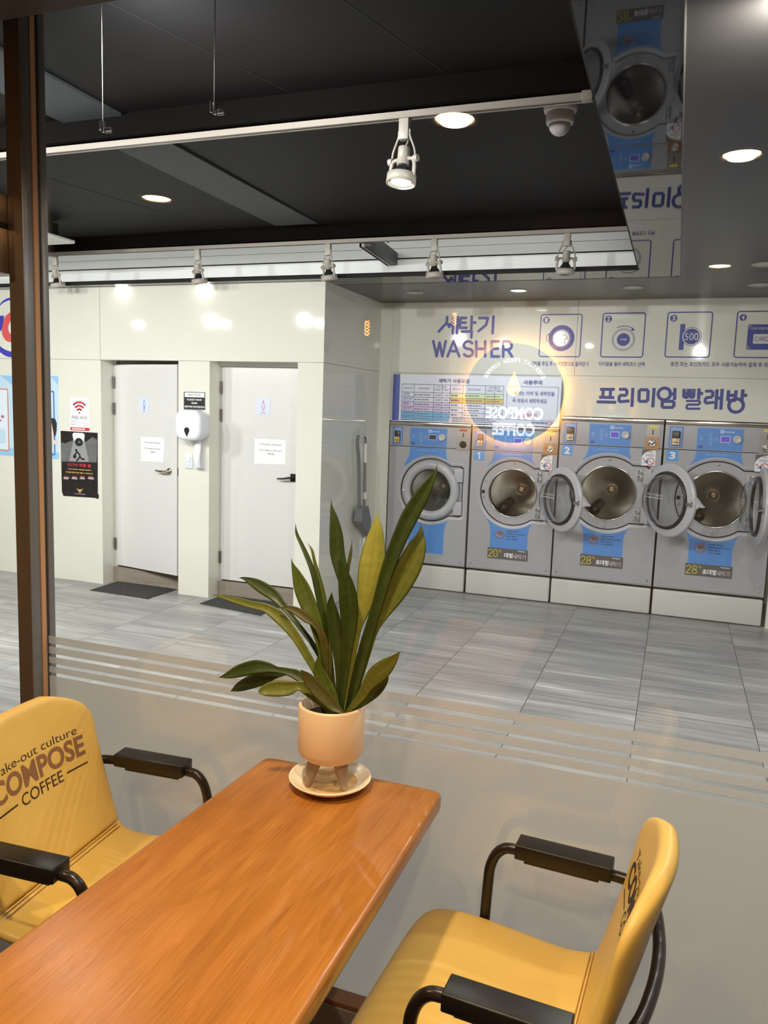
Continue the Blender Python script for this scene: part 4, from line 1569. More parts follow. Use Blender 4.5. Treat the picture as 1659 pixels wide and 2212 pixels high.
for fr, (x0, y0, x1, y1), m, txt, lab in ((MEN, (301.5, 859, 322.5, 891.5), M_FBL, 'Men', 'small lilac restroom sign with a blue figure'), (WOM, (554.5, 861, 584, 895), M_FPK, 'Women', 'small lilac restroom sign with a pink figure')):
    fl = Flat(**leaf_flat(fr))
    a, b = fl.px(x0, y1), fl.px(x1, y0)
    fl.plate(fl.rrect(a[0], a[1], b[0], b[1], .008), M_LILAC, .002)
    wq, hq = b[0] - a[0], b[1] - a[1]
    cx, cz = (a[0] + b[0]) / 2, (a[1] + b[1]) / 2
    fl.circ((cx, cz + hq * .30), hq * .055, m, 1, 16)
    if txt == 'Men':
        fl.outline([(cx - hq * .085, cz + hq * .2), (cx + hq * .085, cz + hq * .2), (cx + hq * .085, cz - hq * .02), (cx + hq * .045, cz - hq * .02), (cx + hq * .045, cz - hq * .26), (cx - hq * .045, cz - hq * .26), (cx - hq * .045, cz - hq * .02), (cx - hq * .085, cz - hq * .02)], hq * .03, m)
        fl.rect(cx - hq * .04, cz - hq * .26, cx + hq * .04, cz - hq * .02, m)
    else:
        fl.outline([(cx - hq * .05, cz + hq * .2), (cx + hq * .05, cz + hq * .2), (cx + hq * .11, cz - hq * .09), (cx + hq * .045, cz - hq * .09), (cx + hq * .04, cz - hq * .25), (cx - hq * .04, cz - hq * .25), (cx - hq * .045, cz - hq * .09), (cx - hq * .11, cz - hq * .09)], hq * .03, m)
    fl.text(txt, cx - hq * (.09 if txt == 'Men' else .17), cz - hq * .42, cx + hq * (.09 if txt == 'Men' else .17), cz - hq * .35, M_PGREY, 1, bold=.02)
    flat_thing(fl, 'restroom_sign', lab, 'sign', 'restroom signs')
for fr, cs, lab in ((MEN, [(304.5, 996), (353, 999), (355, 946.5), (303.5, 943)], 'creased paper note taped on the door with the blue figure'), (WOM, [(549, 1002), (617, 1003.5), (617.5, 951), (550.5, 947)], 'paper note taped on the door with the pink figure')):
    fl = sheet(leaf_flat(fr), cs, M_PWHITE, .001)
    (x0, _), (x1, _) = cs[0], cs[1]
    w_ = x1 - x0
    yt = cs[3][1]
    fl.ptext('외부인 화장실 사용 절대 금지', x0 + w_ * .17, yt + 11, x1 - w_ * .13, yt + 16, M_PGREY, 1, bold=.02)
    fl.ptext('컴포즈, 빨래방, 건물이용자', x0 + w_ * .17, yt + 24, x1 - w_ * .13, yt + 29, M_PGREY, 1, bold=.02)
    fl.ptext('사용가능', x0 + w_ * .42, yt + 31, x0 + w_ * .63, yt + 36, M_PGREY, 1, bold=.02)
    flat_thing(fl, 'paper_note', lab, 'paper note', 'paper notes on the doors')

# door mats
M_MAT = mat('mat_charcoal', (58, 58, 58), .95, noise=.55, nscale=(90, 90, 90), bump=1.0, bscale=160)


def doormat(label, pts):
    R = random.Random(len(label))
    mb = MB()
    N_ = 40
    a, b, c, d_ = [Vector((x, y, 0)) for x, y in pts]
    g = []
    for i in range(N_ + 1):
        for j in range(N_ + 1):
            u, v = i / N_, j / N_
            q = (a * (1 - u) + b * u) * (1 - v) + (d_ * (1 - u) + c * u) * v
            e = min(u, 1 - u, v, 1 - v)
            q.z = .012 * min(1, e * 14) + (R.random() * .004 if e > 0 else 0) + .0005
            if e == 0:
                q += Vector((R.uniform(-.006, .006), R.uniform(-.006, .006), 0))
            g.append(q)
    n1 = N_ + 1
    mb.add(g, [(i * n1 + j, (i + 1) * n1 + j, (i + 1) * n1 + j + 1, i * n1 + j + 1) for i in range(N_) for j in range(N_)], M_MAT, True)
    o = mb.build('doormat')
    c0 = (a + b + c + d_) / 4
    o.data.transform(Matrix.Translation(-c0))
    o.location = c0
    tag(o, label, 'doormat', 'charcoal doormats')


doormat('charcoal doormat in front of the door with the blue figure', [(-4.44, 5.13), (-3.84, 5.10), (-3.83, 5.49), (-4.46, 5.49)])
doormat('charcoal doormat in front of the door with the pink figure', [(-3.41, 5.17), (-2.81, 5.07), (-2.80, 5.49), (-3.40, 5.49)])

# dustpan and broom on the return wall
M_DP = mat('dustpan_grey', (118, 122, 126), .45)
dp_ = thing('dustpan', 'grey long-handled dustpan hanging on the return wall', 'dustpan', (XS, 6.08, .5))
X = XS + .048
pts = [on_x(x, y, X) for x, y in ((774, 940), (772, 958), (775, 1000), (776, 1096))]
hm = MB(); hm.tube(smooth_path(pts, 5), [.013] * 6 + [.014] * 10, M_DP, 10); hm.build('handle', dp_)
pn = MB()
oc = [on_x(x, y, X) for x, y in ((771, 1098), (784, 1092), (790, 1122), (788, 1158), (768, 1126))]
f0 = [(p.x - .014, p.y, p.z) for p in oc]
f1 = [(p.x + .05, p.y, p.z) for p in oc]
k = len(oc)
pn.add(f0 + f1, [list(range(k)), list(range(k, 2 * k))[::-1]] + [(i, (i + 1) % k, k + (i + 1) % k, k + i) for i in range(k)], M_DP)
pn.build('pan', dp_)
bake(dp_)
br = thing('mop_stick', 'white and steel mop stick hanging beside the grey dustpan', 'mop', (XS, 6.25, .3))
X = XS + .0155
a, b = on_x(790, 952, X), on_x(786, 1240, X)
hm = MB(); hm.cyl(a, b, .010, M_CHROME, n=14); hm.build('pole', br)
for t0, t1, nm in ((.02, .16, 'grip'), (.38, .43, 'collar'), (.72, .98, 'sleeve')):
    MB().cyl(a.lerp(b, t0), a.lerp(b, t1), .0145, M_WHITE, n=14).build(nm, br)
hm = MB(); hm.tube([a, a + Vector((.0, 0, .02)), a + Vector((-.02, 0, .035)), a + Vector((-.03, 0, .03))], .006, M_BLACK, 8); hm.build('hook', br)
bake(br)

# ================================================================== WASHERS
M_DISPLAY = mat('display_violet', (96, 84, 190), .3, emit=.25)
M_DISPLAY0 = mat('display_off', (70, 72, 84), .25)
M_KNOB = mat('knob_silver', (206, 204, 200), .3)
M_COPPER = mat('coin_copper', (176, 136, 104), .34, metal=.9)
M_COINS = mat('coin_steel', (168, 166, 162), .32, metal=.9)
M_YLAB = mat('label_yellow', (226, 216, 90), .5)
M_READ = mat('reader_black', (36, 32, 32), .3)
M_CARDC = mat('reader_cream', (232, 206, 172), .4)
M_CARDY = mat('reader_yellow', (222, 194, 108), .4)
M_PLATE = mat('capacity_grey', (98, 92, 90), .45)
M_PYEL = mat('capacity_yellow', (228, 220, 70), .5)
M_LOGOW = mat('logo_white', (222, 230, 246), .45)
M_ICON = mat('print_icon_blue', (122, 158, 214), .45)
M_LIFT = mat('drum_lifter', (48, 47, 46), .35, metal=.4)
M_HUB = mat('drum_hub', (170, 146, 122), .35, metal=.9)


def keyr(th, R, xr, hk):
    c_, s_ = cos(th), sin(th)
    r = R
    if c_ > 0:
        rr = xr / c_
        if abs(s_) > 1e-9:
            rr = min(rr, hk / abs(s_))
        r = max(R, rr)
    return r


def rectr(th, x0, x1, z0, z1):
    c_, s_ = cos(th), sin(th)
    r = 1e9
    if c_ > 1e-9:
        r = min(r, x1 / c_)
    if c_ < -1e-9:
        r = min(r, x0 / c_)
    if s_ > 1e-9:
        r = min(r, z1 / s_)
    if s_ < -1e-9:
        r = min(r, z0 / s_)
    return r


def washer(X0, X1, ztop, cx, cz, sc, label, num=None, cap=None, door_ang=None, copper=True):
    w = X1 - X0
    Y0 = YW
    t = thing('washing_machine', label, 'washing machine', ((X0 + X1) / 2, Y0, 0), 'washing machines along the wall')
    zb, zs = .243, ztop - .222 * (1 if sc > 1 else .95)
    R, xr, hk, rh = .302 * sc, .312 * sc, .245 * sc, .197 * sc
    # --- cabinet front with a sunk keyhole
    A = [2 * pi * i / 120 for i in range(120)]
    fr = (X0 + .002 - cx, X1 - .002 - cx, zb - cz, zs - .003 - cz)
    for x in fr[:2]:
        for z in fr[2:]:
            A.append(atan2(z, x) % (2 * pi))
    kk = []
    for ins in (0, .026 * sc, .034 * sc):
        for sg_ in (1, -1):
            kk += [atan2(sg_ * (hk - ins), xr - ins) % (2 * pi), atan2(sg_ * (hk - ins), sqrt(max((R - ins) ** 2 - (hk - ins) ** 2, 0))) % (2 * pi)]
            e = atan2(hk - ins, xr - ins)
            kk += [(sg_ * e + .03) % (2 * pi), (sg_ * e - .03) % (2 * pi)]
    A = sorted(set(round(a, 5) for a in A + kk))

    def ol(fn, y):
        return [(cx + fn(a) * cos(a), Y0 + y, cz + fn(a) * sin(a)) for a in A]

    def kh(ins):
        def g(a):
            r = keyr(a, R - ins, xr - ins, hk - ins)
            # rounded far corners
            e = atan2(hk - ins, xr - ins)
            dd = abs(((a + pi) % (2 * pi)) - pi)
            if abs(dd - e) < .028:
                r -= .014 * (1 - abs(dd - e) / .028)
            return r
        return g
    fb = MB()
    fb.loops([ol(lambda a: rectr(a, *fr), 0), ol(kh(0), 0)], M_WASH, smooth=False)
    fb.box(X0 + .002, X0 + .004, Y0, Y0 + .75, zb, ztop, M_WASH)
    fb.box(X1 - .004, X1 - .002, Y0, Y0 + .75, zb, ztop, M_WASH)
    fb.box(X0 + .002, X1 - .002, Y0 + .02, Y0 + .75, ztop - .01, ztop, M_WASH)
    fb.box(X0 + .002, X1 - .002, Y0 + .004, Y0 + .7, zs - .004, zs + .002, M_DARKGAP)
    fb.box(X0 + .002, X1 - .002, Y0, Y0 + .02, zb - .012, zb, M_CHROME)
    for x in (X0 + .04, X1 - .04):
        fb.lathe([(.008, 0), (.007, -.004), (0, -.005)], M_CHROME, (x, Y0, zb + .03), (0, 1, 0), 14)
    fb.build('cabinet', t)
    bz = MB()
    bz.loops([ol(kh(0), 0), ol(kh(.004), -.003), ol(kh(.026 * sc), .020), ], M_WASH_L)
    bz.loops([ol(kh(.026 * sc), .020), ol(kh(.034 * sc), .030)], M_GASK, smooth=False)
    bz.loops([ol(kh(.034 * sc), .024), ol(lambda a: rh + .012, .024)], M_WASH, smooth=False)
    bz.loops([ol(lambda a: rh + .012, .024), ol(lambda a: rh + .004, .016), ol(lambda a: rh, .024)], M_CHROME)
    bz.loops([ol(lambda a: rh, .024), ol(lambda a: rh - .004, .05), ol(lambda a: rh - .002, .07)], M_GASK)
    if door_ang is not None:
        for ang in (90, 268, 158, 192):
            a = radians(ang)
            r = (R + rh) / 2
            bz.lathe([(.011, 0), (.010, -.004), (.004, -.006), (0, -.004)], M_CHROME, (cx + r * cos(a), Y0 + .024, cz + r * sin(a)), (0, 1, 0), 16)
        bz.box(cx - .262 * sc, cx - .240 * sc, Y0 + .015, Y0 + .03, cz - .015, cz + .012, M_GASK)
    bz.build('bezel', t)
    # --- drum
    dm = MB()
    dm.lathe([(rh + .02, .06), (rh + .034, .12), (rh + .030, .20), (rh - .01, .25), (.05, .425), (0, .43)], M_DRUM, (0, 0, 0), (0, 1, 0), 64)
    dob = dm.build('drum', t)
    dob.location = (cx - t.location.x, Y0 - t.location.y, cz)
    hb = MB()
    hb.lathe([(.036, .428), (.034, .410), (.012, .402), (0, .406)], M_HUB, (0, 0, 0), (0, 1, 0), 28)
    hb.build('hub', dob)
    lf = MB()
    a = radians(236)
    p0, p1 = Vector((cos(a) * (rh - .025), .17, sin(a) * (rh - .025))), Vector((cos(a) * (rh - .07), .34, sin(a) * (rh - .07)))
    lf.cyl(p0, p1, .042, M_LIFT, n=20)
    lf.lathe([(.042, 0), (.03, -.02), (0, -.026)], M_LIFT, p0, (0, 1, 0), 20)
    lf.build('lifter', dob)
    # --- control band
    cb = MB()
    cb.box(X0 + .002, X1 - .002, Y0 - .004, Y0 + .06, zs + .002, ztop - .032, M_WASH, .002)
    cb.build('control_band', t)
    tr_ = MB()
    tr_.box(X0 + .001, X1 - .001, Y0 - .008, Y0 + .06, ztop - .030, ztop, M_CHROME, .003)
    tr_.build('top_trim', t)
    hb_ = ztop - .032 - zs
    O = (X0, Y0 - .004, zs)

    def F():
        return Flat(O)
    # card reader
    cr = F()
    ca, cb_ = w * .043, w * .165
    cr.plate([(ca, .014), (cb_, .014), (cb_, hb_ - .014), (ca, hb_ - .014)], M_NAVY, .002)
    cr.rect(ca + .004, .018, cb_ - .004, hb_ - .018, M_BLUE_L)
    cr.text('포인트카드 IC카드', ca + .012, hb_ - .036, cb_ - .012, hb_ - .024, M_LOGOW, 2)
    cr.build('card_plate', t)
    rd = MB()
    rz0, rz1 = zs + hb_ * .16, zs + hb_ * .74
    rd.box(X0 + ca + .020, X0 + cb_ - .018, Y0 - .022, Y0 - .006, rz0, rz1, M_READ, .008)
    ro = rd.build('card_reader', t)
    rf = Flat((X0, Y0 - .0222, zs))
    rf.plate([(ca + .023, hb_ * .19), (cb_ - .022, hb_ * .19), (cb_ - .022, hb_ * .45), (ca + .023, hb_ * .45)], M_CARDY if num is None else M_CARDC, .001)
    u_, v_ = cb_ - .040, hb_ * .30
    rf.stroke([(u_, hb_ * .44), (u_, v_ - .010)], .004, M_READ, 1)
    rf.stroke([(u_ - .016, v_ + .004), (u_, v_ - .012), (u_ + .014, v_ + .004)], .004, M_READ, 1)
    rf.rect(ca + .028, v_ - .004, ca + .046, v_, M_READ, 1)
    rf.build('card_slot', ro)
    # control panel
    a0, a1 = w * (.293 if sc > 1 else .262), w * (.695 if sc > 1 else .715)
    cp = F()
    cp.plate([(a0, .008), (a1, .008), (a1, hb_ - .010), (a0, hb_ - .010)], M_BLUE, .002)
    pw = a1 - a0
    cp.rect(a0, hb_ - .020, a1, hb_ - .010, M_BLUE_L)
    lx = a0 + pw * .50
    cp.rect(lx, hb_ - .052, lx + .026, hb_ - .026, M_LOGOW)
    cp.ring((lx + .013, hb_ - .039), .0075, .003, M_BLUE, 2, 20)
    cp.rect(lx + .012, hb_ - .047, lx + .015, hb_ - .031, M_BLUE, 2)
    cp.text('Electrolux', lx + .032, hb_ - .047, lx + .100, hb_ - .033, M_LOGOW, 1, bold=.01)
    for (u, v) in ((.09, .50), (.30, .66), (.30, .48), (.30, .30), (.42, .48)):
        q = (a0 + pw * u, hb_ * v)
        cp.outline(cp.rrect(q[0] - .008, q[1] - .009, q[0] + .008, q[1] + .009, .003, 3), .0014, M_LOGOW)
    for (u, v, ww) in ((.13, .62, .05), (.17, .50, .09), (.17, .33, .09), (.36, .62, .08)):
        q = (a0 + pw * u, hb_ * v)
        cp.outline([(q[0], q[1]), (q[0] + pw * ww, q[1]), (q[0] + pw * ww, q[1] + .02), (q[0], q[1] + .02)], .0010, M_ICON)
    cp.rect(a0 + .012, .020, a0 + .044, .040, mat('panel_blue_dark', (58, 92, 160), .4))
    cp.build('control_panel', t)
    ds = Flat((X0, Y0 - .0062, zs))
    d0 = a0 + pw * .51
    ds.plate([(d0, hb_ * .36), (d0 + pw * .215, hb_ * .36), (d0 + pw * .215, hb_ * .62), (d0, hb_ * .62)], M_LOGOW, .001)
    ds.rect(d0 + .004, hb_ * .36 + .004, d0 + pw * .215 - .004, hb_ * .62 - .004, M_DISPLAY0 if num is None else M_DISPLAY)
    ds.build('display', t)
    kb = MB()
    kc = (X0 + a0 + pw * .875, Y0 - .006, zs + hb_ * .50)
    kb.lathe([(0, -.022), (.018, -.022), (.019, -.024), (.027, -.024), (.029, -.018), (.031, 0)], M_KNOB, kc, (0, 1, 0), 30)
    kb.build('knob', t)
    # coin slot
    s0, s1 = w * .838, w * (.962 if sc > 1 else .985)
    cn = F()
    cn.plate([(s0, hb_ * .46), (s1, hb_ * .46), (s1, hb_ - .004), (s0, hb_ - .004)], M_COINS, .004)
    cn.rect(s0 + .02, hb_ - .030, s1 - .02, hb_ - .012, M_YLAB if num else M_PRED)
    cn.rect((s0 + s1) / 2 - .004, hb_ * .56, (s0 + s1) / 2 + .005, hb_ * .76, M_GASK)
    cn.build('coin_slot', t)
    lk = F()
    lk.plate([(s0 - .003, -.010), (s1 + .002, -.010), (s1 + .002, hb_ * .44), (s0 - .003, hb_ * .44)], M_COPPER if copper else M_COINS, .003)
    lo = lk.build('lock_plate', t)
    lc = MB()
    c_ = (X0 + (s0 + s1) / 2, Y0 - .007, zs + hb_ * .21)
    lc.lathe([(.031, 0), (.029, -.010), (.022, -.012), (.020, -.006), (.012, -.008), (.010, -.014), (0, -.014)], M_CHROME if num else M_GASK, c_, (0, 1, 0), 26)
    lc.build('lock', lo)
    # --- decals
    dc_ = Flat((0, Y0 - .0002, 0))
    m0, m1 = X0 + a0 + .001, X0 + a1 - .002
    mid = (m0 + m1) / 2
    hw = (m1 - m0) / 2

    def lower_z(x, Rr):
        return cz - sqrt(max(Rr * Rr - (x - cx) ** 2, 0))
    up = []
    zt = zs - .006
    fl_w = hw * 1.30
    for i in range(9):
        k_ = i / 8
        z = zt + (cz + sqrt(max(R * R - (fl_w) ** 2, 0)) - zt) * k_
        up.append((mid - hw - (fl_w - hw) * k_ ** 2.6, z))
    aa = [(x, cz + sqrt(max((R + .001) ** 2 - (x - cx) ** 2, 0))) for x in [mid - fl_w + 2 * fl_w * i / 24 for i in range(25)]]
    rt = [(2 * mid - x, z) for x, z in reversed(up)]
    dc_.poly(up + aa[1:-1] + rt, M_BLUE)
    a_, b_ = mid - hw * .55, mid + hw * .55
    dc_.greek(a_, zt - .030, b_, zt - .014, M_BLUE_L, 1, 2, .7, 3)
    dc_.build('upper_decal', t)
    dl = Flat((0, Y0 - .0002, 0))
    zbot = cz - (.476 if sc < 1.05 else .475) * (sc if sc > 1.05 else 1)
    if num is None:
        zbot = cz - .555
    hl = hw * (.98 if sc < 1.05 else .98)
    ml = mid + (cx - mid) * .4
    fw = hl * 1.24
    left = []
    for i in range(9):
        k_ = i / 8
        zz = cz - sqrt(max(R * R - fw ** 2, 0))
        left.append((ml - hl - (fw - hl) * (1 - k_) ** 2.6, zz + (zbot - zz) * min(1, k_ * .55 / (1 if k_ < 1 else .55))))
    left.append((ml - hl, zbot))
    right = [(2 * ml - x, z) for x, z in left]
    arcp = [(x, cz - sqrt(max((R + .001) ** 2 - (x - cx) ** 2, 0))) for x in [ml + fw - 2 * fw * i / 24 for i in range(25)]]
    dl.poly(left + right[::-1] + arcp[1:-1], M_BLUE)
    if num:
        ic = (ml - hl * .48, cz - R - .055 * sc)
        dl.circ((ic[0] - .005, ic[1] - .006), .024, M_BLUE_L, 2, 20, ry=.015)
        dl.circ((ic[0] + .004, ic[1] + .010), .024, mat('print_brown', (128, 98, 96), .5), 3, 20, ry=.018)
        dl.ring(ic, .036, .008, mat('print_taupe', (146, 112, 108), .5), 4, 30)
        dl.stroke([(ic[0] - .022, ic[1] - .024), (ic[0] + .024, ic[1] + .022)], .007, MATS['print_taupe'], 4)
        for i_, s_ in enumerate(('운동화를 세탁하면', '운동화파손 및 기계고장의', '원인이 됩니다.', 'CCTV 촬영중')):
            z1 = ic[1] + .042 - i_ * .022
            dl.text(s_, ic[0] + .056, z1 - .013, ic[0] + .056 + .0125 * len(s_) * (.95 if i_ else .9), z1, mat('print_slate', (48, 62, 96), .5), 2, bold=.02)
    dl.build('lower_decal', t)
    if num:
        nt_ = Flat((0, Y0 - .0002, 0))
        n0, n1 = X0 + w * .028, X0 + w * .140
        if sc < 1.05:
            n0, n1 = X0 + w * .032, X0 + w * .160
        nt_.rect(n0, zs - .092, n1, zs - .004, M_BLUE_NUM)
        hx = .012 if num == '1' else .022
        if num == '1':
            nm_ = (n0 + n1) / 2
            nt_.stroke([(nm_ - .014, zs - .032), (nm_ + .003, zs - .023), (nm_ + .003, zs - .074)], .009, M_PWHITE, 2)
        else:
            nt_.text(num, (n0 + n1) / 2 - hx, zs - .076, (n0 + n1) / 2 + hx, zs - .020, M_PWHITE, 2, bold=.03)
        nt_.build('number_tag', t)
        stk = Flat((0, Y0 - .0002, 0))
        q0, q1 = X0 + w * .813, X0 + w * .941
        stk.rect(q0, zs - .142, q1, zs - .012, M_PLATE, 1)
        ap = [(q0, zs - .138), (q1, zs - .138), (q1, zs - .014)] + [(q1 - (q1 - q0) * sin(radians(th)), zs - .080 + .066 * cos(radians(th))) for th in range(20, 91, 10)]
        stk.poly(ap, M_PWHITE, 2)
        qm = (q0 + q1) / 2
        stk.text('주의', qm - .002, zs - .036, qm + .026, zs - .024, M_PGREY, 3, bold=.03)
        stk.greek(q0 + .028, zs - .068, q1 - .008, zs - .044, M_PGREY, 3, 3, .5, 8)
        stk.ring((q1 - .036, zs - .104), .027, .006, M_PRED, 3, 24)
        stk.stroke([(q1 - .055, zs - .085), (q1 - .017, zs - .123)], .005, M_PRED, 3)
        stk.circ((q0 + .036, zs - .106), .017, M_ICON, 3, 16, ry=.012)
        stk.circ((q0 + .014, zs - .088), .009, mat('print_tan', (214, 150, 120), .5), 3, 14)
        stk.build('caution_sticker', t)
        pl = Flat((0, Y0 - .0004, 0))
        p0, p1 = ml - hl - .015, ml + hl + .010
        pz1 = zbot + .004
        pz0 = pz1 - .094
        pl.plate([(p0, pz0), (p1, pz0), (p1, pz1), (p0, pz1)], M_PLATE, .002)
        pw_ = p1 - p0
        for j_, dg in enumerate(cap):
            x_ = p0 + pw_ * (.02 + .13 * j_)
            GD = {'2': [arc(.5, .28, .45, .28, 190, 370, 10) + [(.04, 1), (1, 1)]], '0': [arc(.5, .5, .46, .5, 0, 360, 24)], '8': [arc(.5, .25, .38, .25, 0, 360, 18), arc(.5, .75, .46, .25, 0, 360, 18)]}
            for s_ in GD[dg]:
                pl.stroke([(x_ + .036 * a_, pz1 - .016 - .062 * b_) for a_, b_ in s_], .0048, M_PYEL, 1)
        pl.text('kg', p0 + pw_ * .275, pz1 - .034, p0 + pw_ * .345, pz1 - .010, M_PYEL, 1, bold=-.01)
        big = '대형' if cap == '20' else '초대형'
        x_a, x_b = (p0 + pw_ * .42, p0 + pw_ * .635) if cap == '20' else (p0 + pw_ * .37, p0 + pw_ * .67)
        pl.text(big, x_a, pz0 + .016, x_b, pz0 + .058, M_PWHITE, 1, bold=.035)
        pl.text('세탁기', x_b + .004, pz0 + .014, p1 - pw_ * .05, pz0 + .054, M_PWHITE, 1, bold=-.008)
        pl.text('WashEnjoy', p1 - pw_ * .25, pz1 - .020, p1 - pw_ * .06, pz1 - .008, M_PWHITE, 1, bold=.03, shear=.2)
        pl.build('capacity_plate', t)
    # --- plinth
    pb = MB()
    pb.box(X0 + .004, X1 - .004, Y0 - .004, Y0 + .6, .006, .212, M_PLINTH, .012)
    pb.build('plinth', t)
    gp = MB()
    gp.box(X0, X1, Y0 + .03, Y0 + .6, 0, .235, M_DARKGAP)
    gp.build('recess', t)
    # --- door, modelled closed about the hinge axis: hinge at origin, door reaches to -x, inner side +y
    dr_ = MB()
    Rd = .260 * sc
    hx = cx + (.252 if door_ang is not None else .288) * sc
    cxl = -(.276 if door_ang is not None else .288) * sc
    ri = rh * .96 if door_ang is not None else rh * .93
    C0 = (cxl, 0, 0)
    dr_.lathe([(ri, .026), (ri + .02, .020), (Rd * .84, .018), (Rd * .93, .012), (Rd - .006, .012), (Rd, 0), (Rd - .004, -.018), (Rd * .90, -.032), (Rd * .80, -.034), (ri + .01, -.020), (ri, -.012), (ri, .026)], M_WASH_L, C0, (0, 1, 0), 72)
    lob = MB()
    dr_.box(-.075 * sc, .0, -.016, .010, .085 * sc, .200 * sc, M_WASH_L, .004)
    dr_.box(-.075 * sc, .0, -.016, .010, -.200 * sc, -.085 * sc, M_WASH_L, .004)
    ang = radians(door_ang) if door_ang is not None else 0.0
    if door_ang is not None:
        Md = Matrix.Translation((hx - t.location.x, -.010, cz)) @ Matrix.Rotation(ang, 4, 'Z')
    else:
        Md = Matrix.Translation((hx - t.location.x, .006, cz))
    do = dr_.build('door', t)
    do.matrix_local = Md
    bw_ = MB()
    bw_.lathe([(ri + .004, .024), (ri * .97, .04), (ri * .90, .085), (ri * .80, .115), (ri * .6, .128), (0, .134)], M_BOWL, C0, (0, 1, 0), 56)
    bo_ = bw_.build('glass_bowl', do)
    gk = MB()
    gk.lathe([(ri + .016, .020), (ri + .014, .036), (ri + .004, .044), (ri - .006, .038), (ri - .002, .020)], M_GASK, C0, (0, 1, 0), 56)
    gk.build('gasket', do)
    if door_ang is None:
        fg = MB()
        fg.lathe([(ri + .002, -.010), (ri * .7, -.016), (0, -.019)], M_BOWL, C0, (0, 1, 0), 56)
        fg.build('glass_front', do)
    hd = MB()
    e0 = cxl - Rd
    hp = [(e0 + .012, -.02, .055), (e0 - .012, -.03, .030), (e0 - .022, -.045, .004), (e0 - .040, -.055, -.012), (e0 - .036, -.056, -.020), (e0 - .010, -.045, -.014), (e0 + .014, -.02, -.045)]
    if door_ang is None:
        hp = [(x + .055, y + .006, z) for x, y, z in hp]
    q_ = [(x, y + .022, z) for x, y, z in hp]
    k_ = len(hp)
    hd.add(hp + q_, [list(range(k_)), list(range(k_, 2 * k_))[::-1]] + [(i, (i + 1) % k_, k_ + (i + 1) % k_, k_ + i) for i in range(k_)], M_WASH_L)
    hd.build('handle', do)
    if door_ang is not None:
        lt = MB()
        c0 = Vector((cxl - Rd * .90, .012, .0))
        lt.cyl(c0, c0 + Vector((0, .030, 0)), .010, M_CHROME, n=14)
        lt.cyl(c0 + Vector((0, .030, 0)), c0 + Vector((0, .040, 0)), .014, M_CHROME, n=14)
        lt.box(c0.x - .014, c0.x + .014, .010, .014, -.02, .02, M_CHROME)
        lt.build('latch_pin', do)
        tx = Flat((cxl, .1345, 0), (-1, 0, 0), (0, 0, 1))
        tx.text('안전 도어 잠금장치', -.085, .035, .085, .052, mat('etch_white', (205, 210, 210), .5), 0)
        tx.greek(-.10, .016, .10, .026, MATS['etch_white'], 1, 0, .6, 4)
        tx.build('glass_print', do)
        for z in (.150 * sc, -.150 * sc):
            hg = MB()
            hg.box(hx - .062, hx - .005, Y0 + .008, Y0 + .023, cz + z - .045, cz + z + .045, M_WASH_L, .003)
            for dz in (-.03, -.012, .014, .032):
                hg.lathe([(.008, 0), (.007, -.007), (0, -.009)], M_CHROME, (hx - .045, Y0 + .008, cz + z + dz), (0, 1, 0), 12)
            for dz in (-.024, .024):
                hg.cyl((hx - .006, Y0 - .008, cz + z + dz - .017), (hx - .006, Y0 - .008, cz + z + dz + .017), .011, M_COINS, n=16)
                hg.box(hx - .03, hx - .004, Y0 - .004, Y0 + .010, cz + z + dz - .014, cz + z + dz + .014, M_COINS, .002)
            hg.build('hinge', t)
    # world-space parts -> about the thing's base
    bpy.context.view_layer.update()
    inv = -Vector(t.location)
    for ch in t.children:
        if ch.name.split('.')[0] in ('door', 'drum'):
            continue
        ch.data.transform(Matrix.Translation(inv))
        for g2 in ch.children:
            g2.data.transform(Matrix.Translation(inv))
    return t


def wc(x, y):
    p = on_y(x, y, YW)
    return p.x, p.z


c0 = wc(929, 1059); washer(-2.364, -1.632, 1.462, c0[0], c0[1], 1.0, 'grey washer with its round door shut, leftmost of the row', None, None, None, False)
c1 = wc(1106, 1066); washer(-1.622, -.897, 1.462, c1[0], c1[1], 1.0, 'grey washer numbered 1 with a 20kg plate, door swung open', '1', '20', 133)
c2 = wc(1312, 1066); washer(-.891, -.094, 1.553, c2[0], c2[1], 1.08, 'grey washer numbered 2 with a 28kg plate, between washers 1 and 3', '2', '28', 131)
c3 = wc(1546, 1080); washer(-.086, .722, 1.553, c3[0], c3[1], 1.08, 'grey washer numbered 3 with a 28kg plate, at the right edge', '3', '28', 93, False)

# ================================================================== TABLE
tb = thing('table', 'honey brown wooden cafe table standing against the pane between two yellow chairs', 'table', (-.635, 1.0, 0))
tp = [(-.845, 1.562), (-.414, 1.566), (-.412, .30), (-.905, .30)]


def inset_poly(pts, d):
    cx = sum(p[0] for p in pts) / 4
    cy = sum(p[1] for p in pts) / 4
    return [(x + (d if x < cx else -d), y + (d if y < cy else -d)) for x, y in pts]


def rounded(pts, r, n=6):
    out = []
    k = len(pts)
    for i in range(k):
        p, a, b = Vector(pts[i]), Vector(pts[i - 1]), Vector(pts[(i + 1) % k])
        u, v = (a - p).normalized(), (b - p).normalized()
        s0, s1 = p + u * r, p + v * r
        for j in range(n + 1):
            t = j / n
            out.append(tuple((1 - t) ** 2 * s0 + 2 * t * (1 - t) * p + t * t * s1))
    return out


